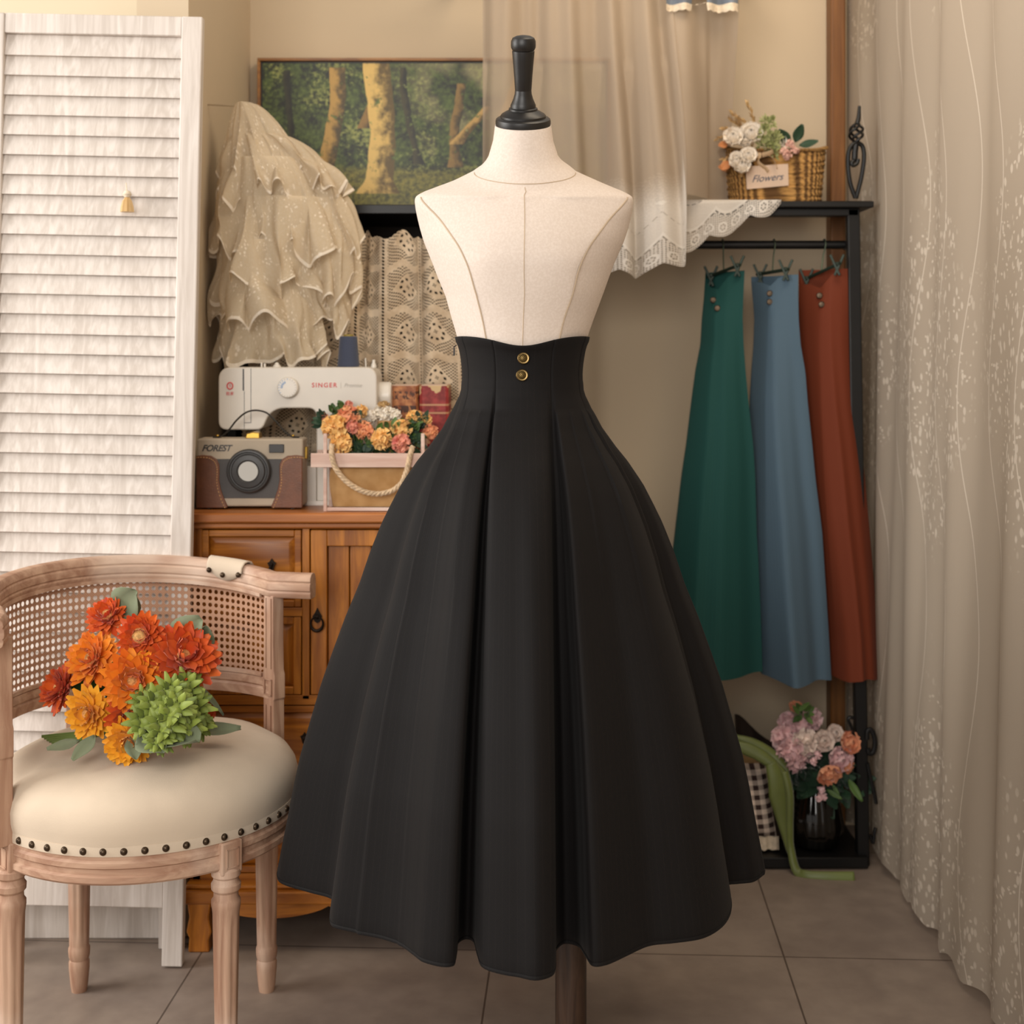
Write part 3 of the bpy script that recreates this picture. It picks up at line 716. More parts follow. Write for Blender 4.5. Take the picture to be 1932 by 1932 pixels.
text_mesh('lettering', 'SINGER', .0138, (sx(612), SF_-.0004, sz(727)), XE, ZE, MAT['red_print'], sm, spacing=1.26, bold=.00018)
text_mesh('lettering', 'Promise', .0118, (sx(666), SF_-.0004, sz(727)), XE, ZE, MAT['grey_print'], sm, shear=.3)
MB().box(sx(643), sx(643)+.0007, SF_-.0008, SF_, sz(733), sz(721)).build('print_bar', MAT['grey_print'], sm, smooth=False)
mb = MB(); mb.tube([V((sx(434)+.0062*math.cos(t), SF_-.0008, sz(728)+.0072*math.sin(t))) for t in [2*pi*i/20 for i in range(20)]], .0014, 6, True); mb.build('emblem', MAT['red_print'], sm)
text_mesh('emblem_letter', 'S', .0085, (sx(434), SF_-.0006, sz(728)), XE, ZE, MAT['red_print'], sm)
text_mesh('lettering', '\u80dc\u5bb6', .0085, (sx(434), SF_-.0004, sz(743)), XE, ZE, MAT['red_print'], sm)
mb = MB(); mb.box(sx(458), sx(460.5), SF_-.0006, SF_+.004, sz(737), sz(696)); mb.build('thread_slot', MAT['dark_line'], sm, smooth=False)
mb = MB()
for a, b, c, d in ((460.6, 461.4, 738, 809), (473, 473.9, 695, 798), (461, 473.9, 797, 798)): mb.box(sx(a), sx(b), SF_-.0005, SF_+.003, sz(d), sz(c))
mb.build('panel_joint', MAT['dark_line'], sm, smooth=False)
MB().lathe([(.016,0),(.0285,0),(.030,.003),(.030,.024),(.027,.028),(0,.029)], (sx(710), SF_+.06, sz(748)), (1,0,0), 32, flute=lambda t, h: 1+.012*math.cos(24*t)).build('hand_wheel', MAT['machine_white'], sm, sharp=30)
mb = MB(); mb.lathe([(.009,0),(.009,.004),(.004,.009),(.004,.012)], (sx(515), SF_+.05, sz(693)-.002), n=14); mb.box(sx(487), sx(490), SF_+.03, SF_+.04, sz(694), sz(684)); mb.box(sx(493), sx(496), SF_+.03, SF_+.04, sz(694), sz(686)); mb.build('thread_guide', MAT['machine_white'], sm, bevel=.001)
mb = MB(); mb.tube([(sx(684), SF_+.07, sz(694)-.002), (sx(683), SF_+.07, sz(676))], .0016, 8); mb.lathe([(.006,0),(.006,.006),(.0035,.012),(.0035,.018)], (sx(699), SF_+.07, sz(693)-.002), n=12); mb.build('spool_pin', MAT['machine_white'], sm)
MB().tube([(sx(478), SF_+.06, sz(811)+.002), (sx(478), SF_+.06, sz(850))], .004, 10).build('presser_bar', MAT['machine_white'], sm)
zt = sz(693)+.0005; hz = sz(634)-zt
tc = thing('thread_cone', 'large navy thread cone standing on the sewing machine', 'thread', (sx(657), SF_+.065, zt))
MB().lathe([(.0, 0),(.0235,0),(.0245,.003),(.0195,hz-.002),(.018,hz),(0,hz)], (sx(657)*1.02, SF_+.065, zt), n=32).build('thread_winding', MAT['thread'], tc, sharp=30)
MB().lathe([(.012,hz-.001),(.0105,hz+.004),(0,hz+.0045)], (sx(657)*1.02, SF_+.065, zt), n=20).build('cone_tip', plain('cone_tip', '#8d7a2e', .6), tc)

# ------------------------------------------------------------------ two worn book boxes
for nm, x, w, m, lab, yy in (('book_box', 762.5, 55, 'tin_orange', 'orange-brown worn book box with a dark label behind the white flowers', 3.075), ('book_box', 819, 55, 'tin_red', 'red worn book box beside the orange-brown one on the cabinet', 3.07)):
    X = PX(x, yy); hw = PX(CX+w/2, yy); zt2 = PZ(728, yy)-ZT
    b = thing(nm, lab, 'box', (X, yy+.07, ZT))
    MB().prism([(-hw, yy), (-hw*.8, yy-.006), (hw*.8, yy-.006), (hw, yy), (hw, yy+.125), (-hw, yy+.125)], lambda a, c, t: (X+a, c, ZT+t), 0, zt2).build('cover', MAT[m], b, smooth=False)
    MB().box(X-hw+.004, X+hw-.004, yy+.004, yy+.127, ZT+.004, ZT+zt2+.0015).build('page_block', MAT['card'], b)

# ------------------------------------------------------------------ camera shaped handbag
BF_ = 2.925; BS_ = F/BF_
def bx(p): return (p-CX)/BS_
def bz(p): return EYE-(p-HY)/BS_
bag = thing('camera_handbag', 'retro camera shaped handbag with brown leather grips on the cabinet', 'handbag', (bx(471), BF_+.045, ZT))
zb0 = ZT+.002
poly = [(bx(371), zb0+.004), (bx(571), zb0+.004), (bx(571), bz(828)), (bx(371.5), bz(828))]
MB().prism(poly, lambda a, b, t: (a, BF_+t, b), 0, .066).build('case', MAT['bag_cloth'], bag, bevel=.004)
MB().box(bx(372), bx(570), BF_-.0015, BF_+.004, bz(940), bz(866)).build('dark_band', MAT['bag_dark'], bag, bevel=.0005)
def grip(sgn, x0):
    f = lambda px: bx(x0+sgn*px)
    pts = [(-2,958),(-2,860),(10,858.5),(26,860),(36,866),(41,876),(41.5,890),(41,905),(44,922),(51,942),(57,955),(56,958)]
    poly = [(f(a), bz(b)) for a, b in pts]
    if sgn < 0: poly = poly[::-1]
    g = MB().prism(poly, lambda a, b, t: (a, BF_+t, b), -.0045, .002).build('leather_grip', MAT['leather'], bag, bevel=.0015)
    mb = MB(); cur = catmull([V((f(a-4), BF_-.005, bz(b+4))) for a, b in pts[1:11]], 6)
    for k in range(0, len(cur)-2, 2): mb.tube([cur[k], (cur[k]+cur[k+1])/2+V((0, -.0006, 0)), cur[k+1]], .0009, 5)
    mb.build('stitching', MAT['stitch'], g)
grip(1, 373); grip(-1, 569)
lc = V((bx(471), BF_-.001, bz(888)))
MB().lathe([(.0,0),(.0455,0),(.0465,.004),(.0465,.012),(.044,.016),(.041,.0165),(.039,.0145),(.0365,.0145),(.034,.018),(.024,.019),(.0225,.018),(.0215,.0155),(0,.0155)], lc, (0,-1,0), 48).build('lens_ring', MAT['lens'], bag, sharp=25)
MB().lathe([(0,.0158),(.0208,.0158),(.0208,.0166),(0,.0166)], lc, (0,-1,0), 40).build('mirror', MAT['mirror'], bag)
text_mesh('lettering', 'FOREST', .0185, (bx(408), BF_-.0004, bz(846)), XE, ZE, MAT['lens'], bag, shear=.35, bold=.0004, spacing=.95)
MB().box(bx(508), bx(536), BF_-.004, BF_+.004, bz(854), bz(838)).build('viewfinder', MAT['lens'], bag, bevel=.001)
hp_ = catmull([V((bx(a), BF_+.033, bz(b))) for a, b in ((396,827),(409,826),(424,815),(440,795),(458,780),(477,775.5),(497,780),(515,796),(531,814),(545,825),(560,827))], 6)
MB().tube(hp_, .0055, 8, flat=.35).build('handle', MAT['black_leather'], bag)
for px in (404, 548): MB().ball((bx(px), BF_+.033, bz(824)), (.004, .004, .003), 10, 6).build('rivet', MAT['gold'], bag)
MB().prism([(bx(459), bz(829)), (bx(487), bz(829)), (bx(486), bz(818)), (bx(474), bz(816)), (bx(461), bz(819))], lambda a, b, t: (a, BF_+.02+t, b), 0, .03).build('clasp', MAT['gold'], bag, bevel=.002)
MB().box(bx(571), bx(571)+.005, BF_+.03, BF_+.05, bz(868), bz(845)).build('side_latch', MAT['gold'], bag, bevel=.001)
for px in (392, 550):
    for yy in (BF_+.012, BF_+.056): MB().lathe([(.005,0),(.005,.007)], (bx(px), yy, ZT), n=10).build('bag_foot', MAT['lens'], bag)

# ------------------------------------------------------------------ flower helpers
def frame(axis):
    x, y, z = basis(V(axis)); return x, y, z
def mum(par, c, axis, R, m, eye=.28, name='flower_head', layers=4, depth=.5, eyemat='mum_eye', seed=0):
    random.seed(seed); c = V(c); x, y, z = frame(axis); mb = MB()
    for L in range(layers):
        t = L/(max(1, layers-1)); n = int(lerp(20, 9, t)); el = lerp(-.05, 1.05, t)
        for k in range(n):
            a = 2*pi*(k+.5*(L % 2)+random.uniform(-.2, .2))/n; e = el+random.uniform(-.12, .12)
            r = x*math.cos(a)+y*math.sin(a); d = r*math.cos(e)+z*math.sin(e)
            ln = R*lerp(1, .62, t)*random.uniform(.88, 1.06)
            mb.petal(c+r*R*.12+z*R*depth*.3*t, d, z*math.cos(e)-r*math.sin(e), ln, R*.19, random.uniform(-.05, .32), .35, .6, 4, 1)
    o = mb.build(name, m, par, sharp=0)
    if eye: MB().ball(c+z*R*(.34 if eye > .3 else .2), (R*eye,)*3, 14, 8).build('flower_eye', MAT[eyemat], o)
    return o
def puff(par, c, R, m, n=70, name='flower_head', seed=0, axis=(0, -1, .4), W=.34):
    """carnation: a ball of short ruffled petals"""
    random.seed(seed); mb = MB(); c = V(c); z = V(axis).normalized()
    mb.ball(c, R*.72, 10, 7)
    for k in range(n):
        h = 1-2*(k+.5)/n; a = k*2.39996; q = math.sqrt(1-h*h); d = V((q*math.cos(a), q*math.sin(a), h))
        if d.dot(z) < -.45: continue
        tw = V((random.uniform(-1, 1), random.uniform(-1, 1), random.uniform(-1, 1)))
        d = (d+tw*.22).normalized(); ln = R*random.uniform(.42, .62)
        mb.petal(c+d*R*.52, d, tw, ln, R*W, random.uniform(-.3, .3), .5, 1, 3, 2, .16)
    return mb.build(name, m, par, sharp=0)
def rose(par, c, axis, R, m, name='flower_head', seed=0, open_=.6, n0=7):
    random.seed(seed); c = V(c); x, y, z = frame(axis); mb = MB(); mb.ball(c+z*R*.25, R*.42, 10, 7)
    for L in range(4):
        t = L/3; n = n0-L; e = lerp(open_*.45, 1.35, t)
        for k in range(n):
            a = 2*pi*(k+L*.37)/n+random.uniform(-.15, .15); r = x*math.cos(a)+y*math.sin(a); d = r*math.cos(e)+z*math.sin(e)
            mb.petal(c+r*R*.22*(1-t)-z*R*.15, d, -r*math.sin(e)+z*math.cos(e), R*lerp(1.1, 1.0, t), R*lerp(.62, .38, t), .42 if L < 3 else .15, .55, .68, 5, 2, .03)
    return mb.build(name, m, par, sharp=0)
def leaf(par, base, tip, m, W=.2, up=(0, -1, .6), curl=.15, cup=.3, name='leaf', n=8, tipw=.42):
    base, tip = V(base), V(tip); d = tip-base; mb = MB(); random.seed(1)
    mb.petal(base, d, up, d.length*(1+.1*abs(curl)), d.length*W, curl, cup, tipw, n, 2); return mb.build(name, m, par, sharp=0, solid=.0006)
def stem(par, pts, r=.0015, m=None, name='stem'): return MB().tube(catmull([V(p) for p in pts], 5), r, 6).build(name, m or MAT['stem'], par)
def leafy(par, c, R, n, m, seed=0, L=.03, W=.28, name='foliage', sy=.7):
    """a tuft of small leaves around a point"""
    random.seed(seed); mb = MB(); c = V(c)
    for k in range(n):
        d = V((random.uniform(-1, 1), random.uniform(-1, .6)*sy, random.uniform(-.8, 1))).normalized(); p = c+V((d.x*R, d.y*R*sy, d.z*R))*random.uniform(.1, .8)
        mb.petal(p, d+V((0, -.2, .2)), V((random.uniform(-.5, .5), -1, .4)), L*random.uniform(.7, 1.2), L*W, random.uniform(-.2, .4), .3, .42, 4, 1)
    return mb.build(name, m, par, sharp=0)

# ------------------------------------------------------------------ flower crate
KF = 2.885; KS = F/KF
def kx(p): return (p-CX)/KS
def kz(p): return EYE-(p-HY)/KS
KB = KF+.092; kl, kr = kx(610), kx(801)
cr = thing('flower_crate', 'whitewashed wooden crate with burlap lining and rope handle on the cabinet', 'crate', ((kl+kr)/2, (KF+KB)/2, ZT))
for x in (kl, kr-.0075):
    for yy in (KF, KB-.0075): MB().box(x, x+.0075, yy, yy+.0075, ZT, kz(818)).build('post', MAT['crate_wood'], cr, bevel=.001)
for yy in (KF-.006, KB): MB().box(kx(587), kx(826), yy, yy+.006, kz(881.5), kz(855)).build('slat', MAT['crate_wood'], cr, bevel=.001)
for x in (kl-.006, kr): MB().box(x, x+.006, KF-.0, KB, kz(881.5), kz(855)).build('slat', MAT['crate_wood'], cr, bevel=.001)
for yy in (KF+.0005, KB-.007): MB().box(kl+.0075, kr-.0075, yy, yy+.006, ZT+.001, ZT+.0085).build('bottom_rail', MAT['crate_wood'], cr, bevel=.001)
mb = MB()
def lin_(i, j):
    t = 2*pi*i/48; n = .16; c, s_ = math.cos(t), math.sin(t)
    hx, hy = (kr-kl)/2-.010, (KB-KF)/2-.009; v = j/10; b = 1-.06*(abs(v-.5)*2)**2+.012*math.sin(t*5+v*4)
    return V(((kl+kr)/2+hx*b*math.copysign(abs(c)**.25, c), (KF+KB)/2+hy*b*math.copysign(abs(s_)**.25, s_), lerp(ZT+.009, kz(872), v)))
idx = mb.grid(lin_, 48, 11, True); mb.face(idx[0][::-1]); mb.face([i for i in idx[-1]])
mb.build('burlap_liner', MAT['burlap'], cr)
rp = catmull([V((kx(a), KF-d, kz(b))) for a, b, d in ((627,838,.004),(627,856,.012),(634,880,.014),(652,904,.014),(678,922,.014),(706,930,.014),(735,927,.014),(757,912,.014),(768,888,.014),(774,860,.012),(779,842,.004))], 10)
mb = MB()
for st in range(3):
    rr = []; ln = 0
    for i, p in enumerate(rp):
        if i: ln += (p-rp[i-1]).length
        t = (rp[min(i+1, len(rp)-1)]-rp[max(0, i-1)]).normalized(); a = V((0, 1, 0)); b = a.cross(t); th = ln/.0042+st*2*pi/3
        rr.append(p+a*.0029*math.cos(th)+b*.0029*math.sin(th))
    mb.tube(rr, .0034, 6)
mb.build('rope_handle', plain('rope_fibre', '#c4aa8a', .95, var=.2, scale=120, bump=.5, bscale=900), cr)
KM = (KF+KB)/2
def K(x, y, dy=0): return V(((x-CX)*(KM+dy)/F, KM+dy, EYE-(y-HY)*(KM+dy)/F))
def bunch(label, base, heads, tufts, seed):
    g = thing('artificial_flowers', label, 'flowers', base)
    for k, (x, y, r, m, dy) in enumerate(heads):
        c = K(x, y, dy); puff(g, c, r*KM/F, MAT[m], 64, seed=seed+k)
        stem(g, [V(base), (V(base)+c)/2+V((0, .004, 0)), c], .0015)
    for k, (x, y, R, n, dy) in enumerate(tufts): leafy(g, K(x, y, dy), R*KM/F, n, MAT['leaf' if k % 2 else 'leaf_dark'], seed+k, .024)
    return g
b0 = K(672, 868); b0.z = kz(871)
bunch('yellow and coral artificial carnations at the rope-knot end of the crate', b0, [(632,806,23,'carn_yellow',-.02),(657,788,22,'carn_pink',0),(644,836,20,'carn_yellow',-.03),(665,806,12,'carn_rose',-.02),(687,812,17,'carn_pink',-.01),(681,777,13,'carn_yellow',.02),(611,788,9,'carn_rose',.01),(658,764,8,'carn_rose',.02)],
      [(660,845,26,30,0),(690,840,22,24,0),(614,796,13,16,.01),(655,774,12,14,.015),(672,795,14,12,0),(630,780,10,8,.01),(684,856,16,16,-.02)], 10)
b0 = K(752, 868); b0.z = kz(871)
bunch('yellow and rose artificial carnations tucked into the crate beside the skirt', b0, [(720,829,20,'carn_yellow',-.03),(757,812,19,'carn_yellow',-.01),(757,836,17,'carn_rose',-.035),(782,789,15,'carn_yellow',.01),(812,814,14,'carn_pink',0),(770,795,8,'carn_rose',.015),(805,792,10,'carn_yellow',.01)],
      [(740,845,24,24,0),(775,815,24,26,.005),(790,800,18,20,.01),(740,812,12,12,-.01),(782,840,16,18,-.01),(708,820,10,8,0)], 40)
# small burlap pot of white blooms standing in the crate
pc = V((kx(722)+.004, KM+.022, 0))
pot = thing('burlap_pot', 'small burlap pot of white cotton blooms at the back of the crate', 'flower pot', (pc.x, pc.y, kz(871)))
MB().lathe([(0,0),(.0195,0),(.0215,kz(796)-kz(871)),(.0195,kz(796)-kz(871)),(.018,kz(800)-kz(871)),(0,kz(800)-kz(871))], (pc.x, pc.y, kz(871)), n=28).build('pot', MAT['burlap'], pot, sharp=40)
for k, (x, y, r) in enumerate(((704,784,9),(714,778,10),(724,788,10),(735,780,10),(745,783,10),(699,792,8),(728,776,9))): puff(pot, K(x, y, .015+.012*(k % 2)), r*KM/F*1.15, MAT['cotton'], 26, seed=70+k, W=.6)
rose(pot, K(724, 768, .03), (0, -.4, 1), .012, MAT['wheat'], 'dried_seed_head', 5, .4, 5)

# ------------------------------------------------------------------ louvred folding screen
def screen(label, xr, yy, w, z0, z1, lean, slatpitch=.0401):
    g = thing('louvred_screen', label, 'screen', (xr-w/2, yy, 0)); sw = .0415; t = .024
    x0 = xr-w
    for x in (x0, xr-sw): MB().box(x, x+sw, yy, yy+t, z0, z1).build('stile', MAT['white_wood'], g, bevel=.0025)
    rails = [(z1-.040, z1), (.117, .190)] + ([(1.010, 1.016)])
    for a, b in rails[:2]: MB().box(x0+sw, xr-sw, yy+.002, yy+t-.002, a, b).build('cross_rail', MAT['white_wood'], g, bevel=.002)
    mb = MB(); z = z1-.040
    n = int((z-.19)/slatpitch)
    for k in range(n):
        zt_ = z-k*slatpitch; zb_ = zt_-slatpitch-.004
        a = [V((x, q, h)) for x in (x0+sw, xr-sw) for q, h in ((yy+.0155, zt_), (yy+.0195, zt_), (yy+.0085, zb_), (yy+.0045, zb_))]
        i = [mb.a(p) for p in a]
        for q in ((0,1,2,3),(7,6,5,4),(0,4,5,1),(1,5,6,2),(2,6,7,3),(3,7,4,0)): mb.face([i[c] for c in q])
    mb.build('louvres', MAT['white_wood'], g, bevel=.001, smooth=False)
    g.rotation_euler = (0, lean, 0); return g
s1 = screen('whitewashed louvred folding screen behind the cane chair', PX(361, 2.78)-.018, 2.775, .44, .0, PZ(35, 2.78), .0215)
s1.location.z = .008
s2 = screen('rear leaf of white louvred screen, its foot showing beside the cabinet', -.694, 2.865, .40, .0, 1.86, .0)
ts = thing('tassel', 'small cream tassel hanging on the whitewashed louvred screen', 'tassel', P(240, 400, 2.76))
tp = P(238, 345, 2.765)
MB().tube([tp, P(239, 362, 2.762)], .0012, 6).build('cord', MAT['lace_trim'], ts)
MB().lathe([(.0, .0),(.006,.002),(.009,.008),(.006,.014),(0,.016)], P(240, 374, 2.762), n=14).build('knot', MAT['lace_trim'], ts)
MB().lathe([(.013,0),(.012,.01),(.009,.022),(.004,.03),(0,.03)], P(240, 400, 2.762), n=24, flute=lambda t, h: 1+.08*math.cos(9*t)).build('fringe', MAT['wheat'], ts)

# ------------------------------------------------------------------ cane chair
CC = V((-.66, 2.50, 0)); RA = .275
chair = thing('cane_back_chair', 'limewashed cane-back round chair with linen seat and brass nails', 'chair', CC)
def ring_pt(a, r, z): return V((CC.x+r*math.cos(a), CC.y+r*math.sin(a), z))
mb = MB()
R = []
for r, z in ((.255,.424),(.2625,.425),(.2635,.438),(.2675,.456),(.2685,.474),(.2645,.492),(.253,.509),(.232,.523),(.195,.534),(.14,.542),(.07,.546),(.001,.547)):
    R.append([ring_pt(2*pi*k/72, r*(1+.0035*math.sin(2*pi*k/72*7)*(1 if .43 < z < .48 else 0)), z+.002*math.sin(k*.7)*(1 if r < .25 else 0)*r*3) for k in range(72)])
mb.rings(R); mb.build('seat_cushion', MAT['linen'], chair)
MB().rings([[ring_pt(2*pi*k/72, r, z) for k in range(72)] for r, z in ((.255,.424),(.2645,.424),(.2652,.432),(.2645,.441),(.255,.441))]).build('trim_band', MAT['linen'], chair)
nm = None
for k in range(50):
    a = 2*pi*k/50+.05; p = ring_pt(a, .2640, .4325)
    if nm is None:
        c0 = MB().ball(p, .0062, 10, 8); nail = c0.build('nail', MAT['nail'], chair); a0 = a; nm = nail
    else:
        o = nail.copy(); COL.objects.link(o); o.location = ring_pt(a, .2640, .4325)-ring_pt(a0, .2640, .4325)
MB().rings([[ring_pt(2*pi*k/72, r, z) for k in range(72)] for r, z in ((.235,.377),(.262,.377),(.2655,.381),(.2655,.390),(.261,.393),(.261,.402),(.265,.405),(.265,.413),(.262,.417),(.262,.425),(.235,.425))]).build('apron', MAT['chair_wood_h'], chair, sharp=30)
fl = lambda t, h: 1-(.10*max(0, math.cos(8*t))**.6 if .10 < h < .295 else 0)
prof = [(.0,0),(.0145,0),(.0165,.012),(.0195,.045),(.0195,.058),(.0175,.062),(.0195,.067),(.0205,.076),(.0205,.084),(.0185,.089)]+[(lerp(.0187, .0225, i/10), lerp(.092, .300, i/10)) for i in range(11)]+[(.0232,.306),(.0245,.314),(.0245,.322),(.021,.327),(.0205,.336),(.0245,.341),(.0250,.350),(.0215,.355),(.021,.360),(.0245,.364),(.0245,.374),(.020,.378)]
LEG = {}
for nm_, adeg in (('A', 45), ('B', -45), ('C', 135), ('D', 225)):
    a = math.radians(adeg); p = ring_pt(a, .258 if nm_ != 'B' else .252, 0); LEG[nm_] = p
    mb = MB(); mb.lathe(prof, p, n=48, flute=fl)
    lg = mb.build('leg', MAT['chair_wood'], chair, sharp=35)
    u = V((math.cos(a), math.sin(a), 0)); w_ = V((-u.y, u.x, 0))
    bc = ring_pt(a, .258, .3965)
    MB().obox(bc, w_*.0205, u*.0135, V((0, 0, .0275))).build('corner_block', MAT['chair_wood'], lg, bevel=.003)
    mb = MB(); q = bc+u*.0135
    for sg in (-1, 1): mb.obox(q+w_*.011*sg, w_*.0012, u*.0016, V((0, 0, .0165))); mb.obox(q+V((0, 0, .0155*sg)), w_*.012, u*.0016, V((0, 0, .0012)))
    mb.build('carved_panel', MAT['chair_wood'], lg, smooth=False)
def arc(a): t = math.radians(a); return V((CC.x+RA*math.cos(t), CC.y+RA*math.sin(t), 0))
def rail_z(a): return .788+.026*math.sin(pi*max(0, min(1, (a-45)/180)))
path = [(arc(225)+V((.0156,-.078,0)), 225), (arc(225)+V((.006,-.030,0)), 225)]+[(arc(a), a) for a in range(220, 44, -5)]+[(arc(45)+V((.030,-.006,0)), 45), (arc(45)+V((.079,-.016,0)), 45)]
def sweep(name, path, prof, m, zf, parent=chair, **kw):
    R = []
    for i, (p, a) in enumerate(path):
        q = path[min(i+1, len(path)-1)][0]; o = path[max(0, i-1)][0]; t = (q-o).normalized(); n = V((t.y, -t.x, 0)); n = -n if n.dot(p-CC) < 0 else n
        R.append([p+n*x+V((0, 0, zf(a)+z)) for x, z in prof])
    return MB().rings(R).build(name, m, parent, **kw)
rr = [(-.015,-.021),(-.012,-.024),(.012,-.024),(.015,-.020),(.0165,-.002),(.015,.016),(.010,.0235),(0,.0255),(-.010,.0235),(-.0145,.018),(-.0165,.010),(-.0150,.0085),(-.0150,.0065),(-.0172,.005),(-.0176,-.003),(-.0172,-.008),(-.0150,-.0095),(-.0150,-.0115),(-.0165,-.013)]
sweep('top_rail', path, rr, MAT['chair_wood_h'], rail_z, sharp=40, bevel=.002)
sweep('rail_bead', [(arc(a), a) for a in range(222, 47, -4)], [(-.018,-.027),(-.013,-.027),(-.013,-.020),(-.018,-.020)], MAT['chair_wood_h'], rail_z)
sweep('lower_rail', [(arc(a), a) for a in range(225, 44, -4)], [(-.013,-.020),(.013,-.020),(.013,.018),(.010,.020),(-.010,.020),(-.013,.018),(-.013,.004),(-.010,.000),(-.013,-.004)], MAT['chair_wood_h'], lambda a: .587, sharp=35)
sweep('cane_bead', [(arc(a), a) for a in range(222, 47, -4)], [(-.014,.020),(-.007,.020),(-.007,.027),(-.014,.027)], MAT['chair_wood_h'], lambda a: .587)
for nm_, adeg in (('A', 45), ('D', 225)):
    a = math.radians(adeg); u = V((math.cos(a), math.sin(a), 0)); w_ = V((-u.y, u.x, 0)); p = arc(adeg)
    pb = MB().rings([[p+w_*x+u*y+V((0, 0, z)) for x, y in ((-.017*s,-.013),(.017*s,-.013),(.017*s,.013),(-.017*s,.013))] for s, z in ((1.05,.42),(1.0,.50),(1.0,.566),(1.15,.568),(1.15,.615),(.95,.622),(.85,.68),(.85,.768))]).build('back_post', MAT['chair_wood'], chair, bevel=.002, sharp=30)
    mb = MB(); q = p-u*.0135
    for sg in (-1, 1):
        mb.obox(q+w_*.011*sg+V((0, 0, .590)), w_*.0012, u*.0022, V((0, 0, .016))); mb.obox(q+V((0, 0, .590+.015*sg)), w_*.012, u*.0022, V((0, 0, .0012)))
        mb.obox(q+w_*.0085*sg+V((0, 0, .695)), w_*.0016, u*.0016, V((0, 0, .068)))
        mb.obox(q+w_*.008*sg+V((0, 0, .505)), w_*.0014, u*.0016, V((0, 0, .050)))
    mb.build('carved_fillet', MAT['chair_wood'], pb, smooth=False)
p = arc(135); MB().rings([[p+V((x, y, z)) for x, y in ((-.014,-.014),(.014,-.014),(.014,.014),(-.014,.014))] for z in (.42, .568)]).build('back_post', MAT['chair_wood'], chair, bevel=.002)
AN = 176
mb = MB(); mb.grid(lambda i, j: arc(223-AN*i/88)+V((0, 0, lerp(.606, rail_z(223-AN*i/88)-.021, j/8))), 89, 9, False, lambda i, j: (RA*math.radians(AN)*i/88, .165*j/8))
mb.build('cane_panel', MAT['cane'], chair)
def padf(i, j):
    t = i/20; a = lerp(78.5, 60.5, t); lo = .002+.026*math.sin(pi*t)**.6; n = (arc(a)-CC).normalized(); zc_ = rail_z(a)
    prof_ = [(-.0185, .018-lo), (-.0195, .010), (-.018, .020), (-.010, .0285), (0, .0305), (.010, .0285), (.017, .020)]
    x, z = prof_[j]; return arc(a)+V((n.x*x, n.y*x, zc_+z))
pd = MB(); pd.grid(padf, 21, 7); pad = pd.build('arm_pad', MAT['linen'], chair, solid=.003)
for a, dz in ((77.3, .006), (70.6, .000), (62.2, .006)):
    n = (arc(a)-CC).normalized(); MB().ball(arc(a)-n*.0205+V((0, 0, rail_z(a)+dz)), .0056, 12, 8).build('pad_nail', MAT['nail'], pad)

# ------------------------------------------------------------------ autumn bouquet on the chair
bq = thing('autumn_bouquet', 'orange chrysanthemum bouquet with green hop cones lying on the linen seat', 'bouquet', (-.72, 2.44, .545))
QD = 2.42
def Q(x, y, d=0): return P(x, y, QD+d)
qs = QD/F
for k, (x, y, d, r, ax_, m, eye) in enumerate(((266,1199,-.02,43,(.1,-1,.15),'mum_red',.36),(343,1243,-.01,68,(.45,-.75,.5),'mum_red',.2),(250,1283,-.05,56,(.25,-1,.15),'mum_orange',.2),(248,1348,-.04,44,(.1,-1,-.1),'mum_red',.2),(243,1398,-.06,44,(.1,-1,0),'mum_yellow',.25),(178,1245,0,52,(-.3,-.8,.4),'mum_orange',.25),(172,1345,-.03,48,(-.3,-1,.1),'mum_yellow',.25),(205,1165,.04,40,(-.1,-.7,.6),'mum_red',.3),(120,1300,.02,46,(-.6,-.6,.4),'mum_red',.25),(352,1318,.03,38,(.6,-.4,.2),'mum_orange',.2),(375,1345,.05,36,(.8,-.3,-.1),'mum_red',.2))):
    mum(bq, Q(x, y, d), ax_, r*qs, MAT[m], eye, seed=k, layers=5, depth=.55)
def hop(c, R, seed, axis):
    random.seed(seed); mb = MB(); c = V(c); z = V(axis).normalized(); x, y, _ = basis(z); mb.ball(c, R*.6, 10, 7)
    for k in range(30):
        h = 1-2*(k+.5)/30; a = k*2.39996; q = math.sqrt(1-h*h); d = x*q*math.cos(a)+y*q*math.sin(a)+z*h
        e = (d*.8+z*.55).normalized(); mb.petal(c+d*R*.5, e, d, R*random.uniform(.75, 1.15), R*.27, random.uniform(.15, .6), .5, .3, 4, 1)
    mb.build('hop_cone', MAT['hop'], bq, sharp=0)
for k, (x, y, d, r) in enumerate(((350,1300,-.05,27),(322,1308,-.09,24),(295,1330,-.09,26),(330,1340,-.11,27),(364,1335,-.05,26),(276,1362,-.10,27),(312,1370,-.12,26),(350,1372,-.09,27),(376,1368,-.04,20),(300,1396,-.13,20),(272,1322,-.08,19))): hop(Q(x, y, d), r*qs, 20+k, (.25, -.6, .4))
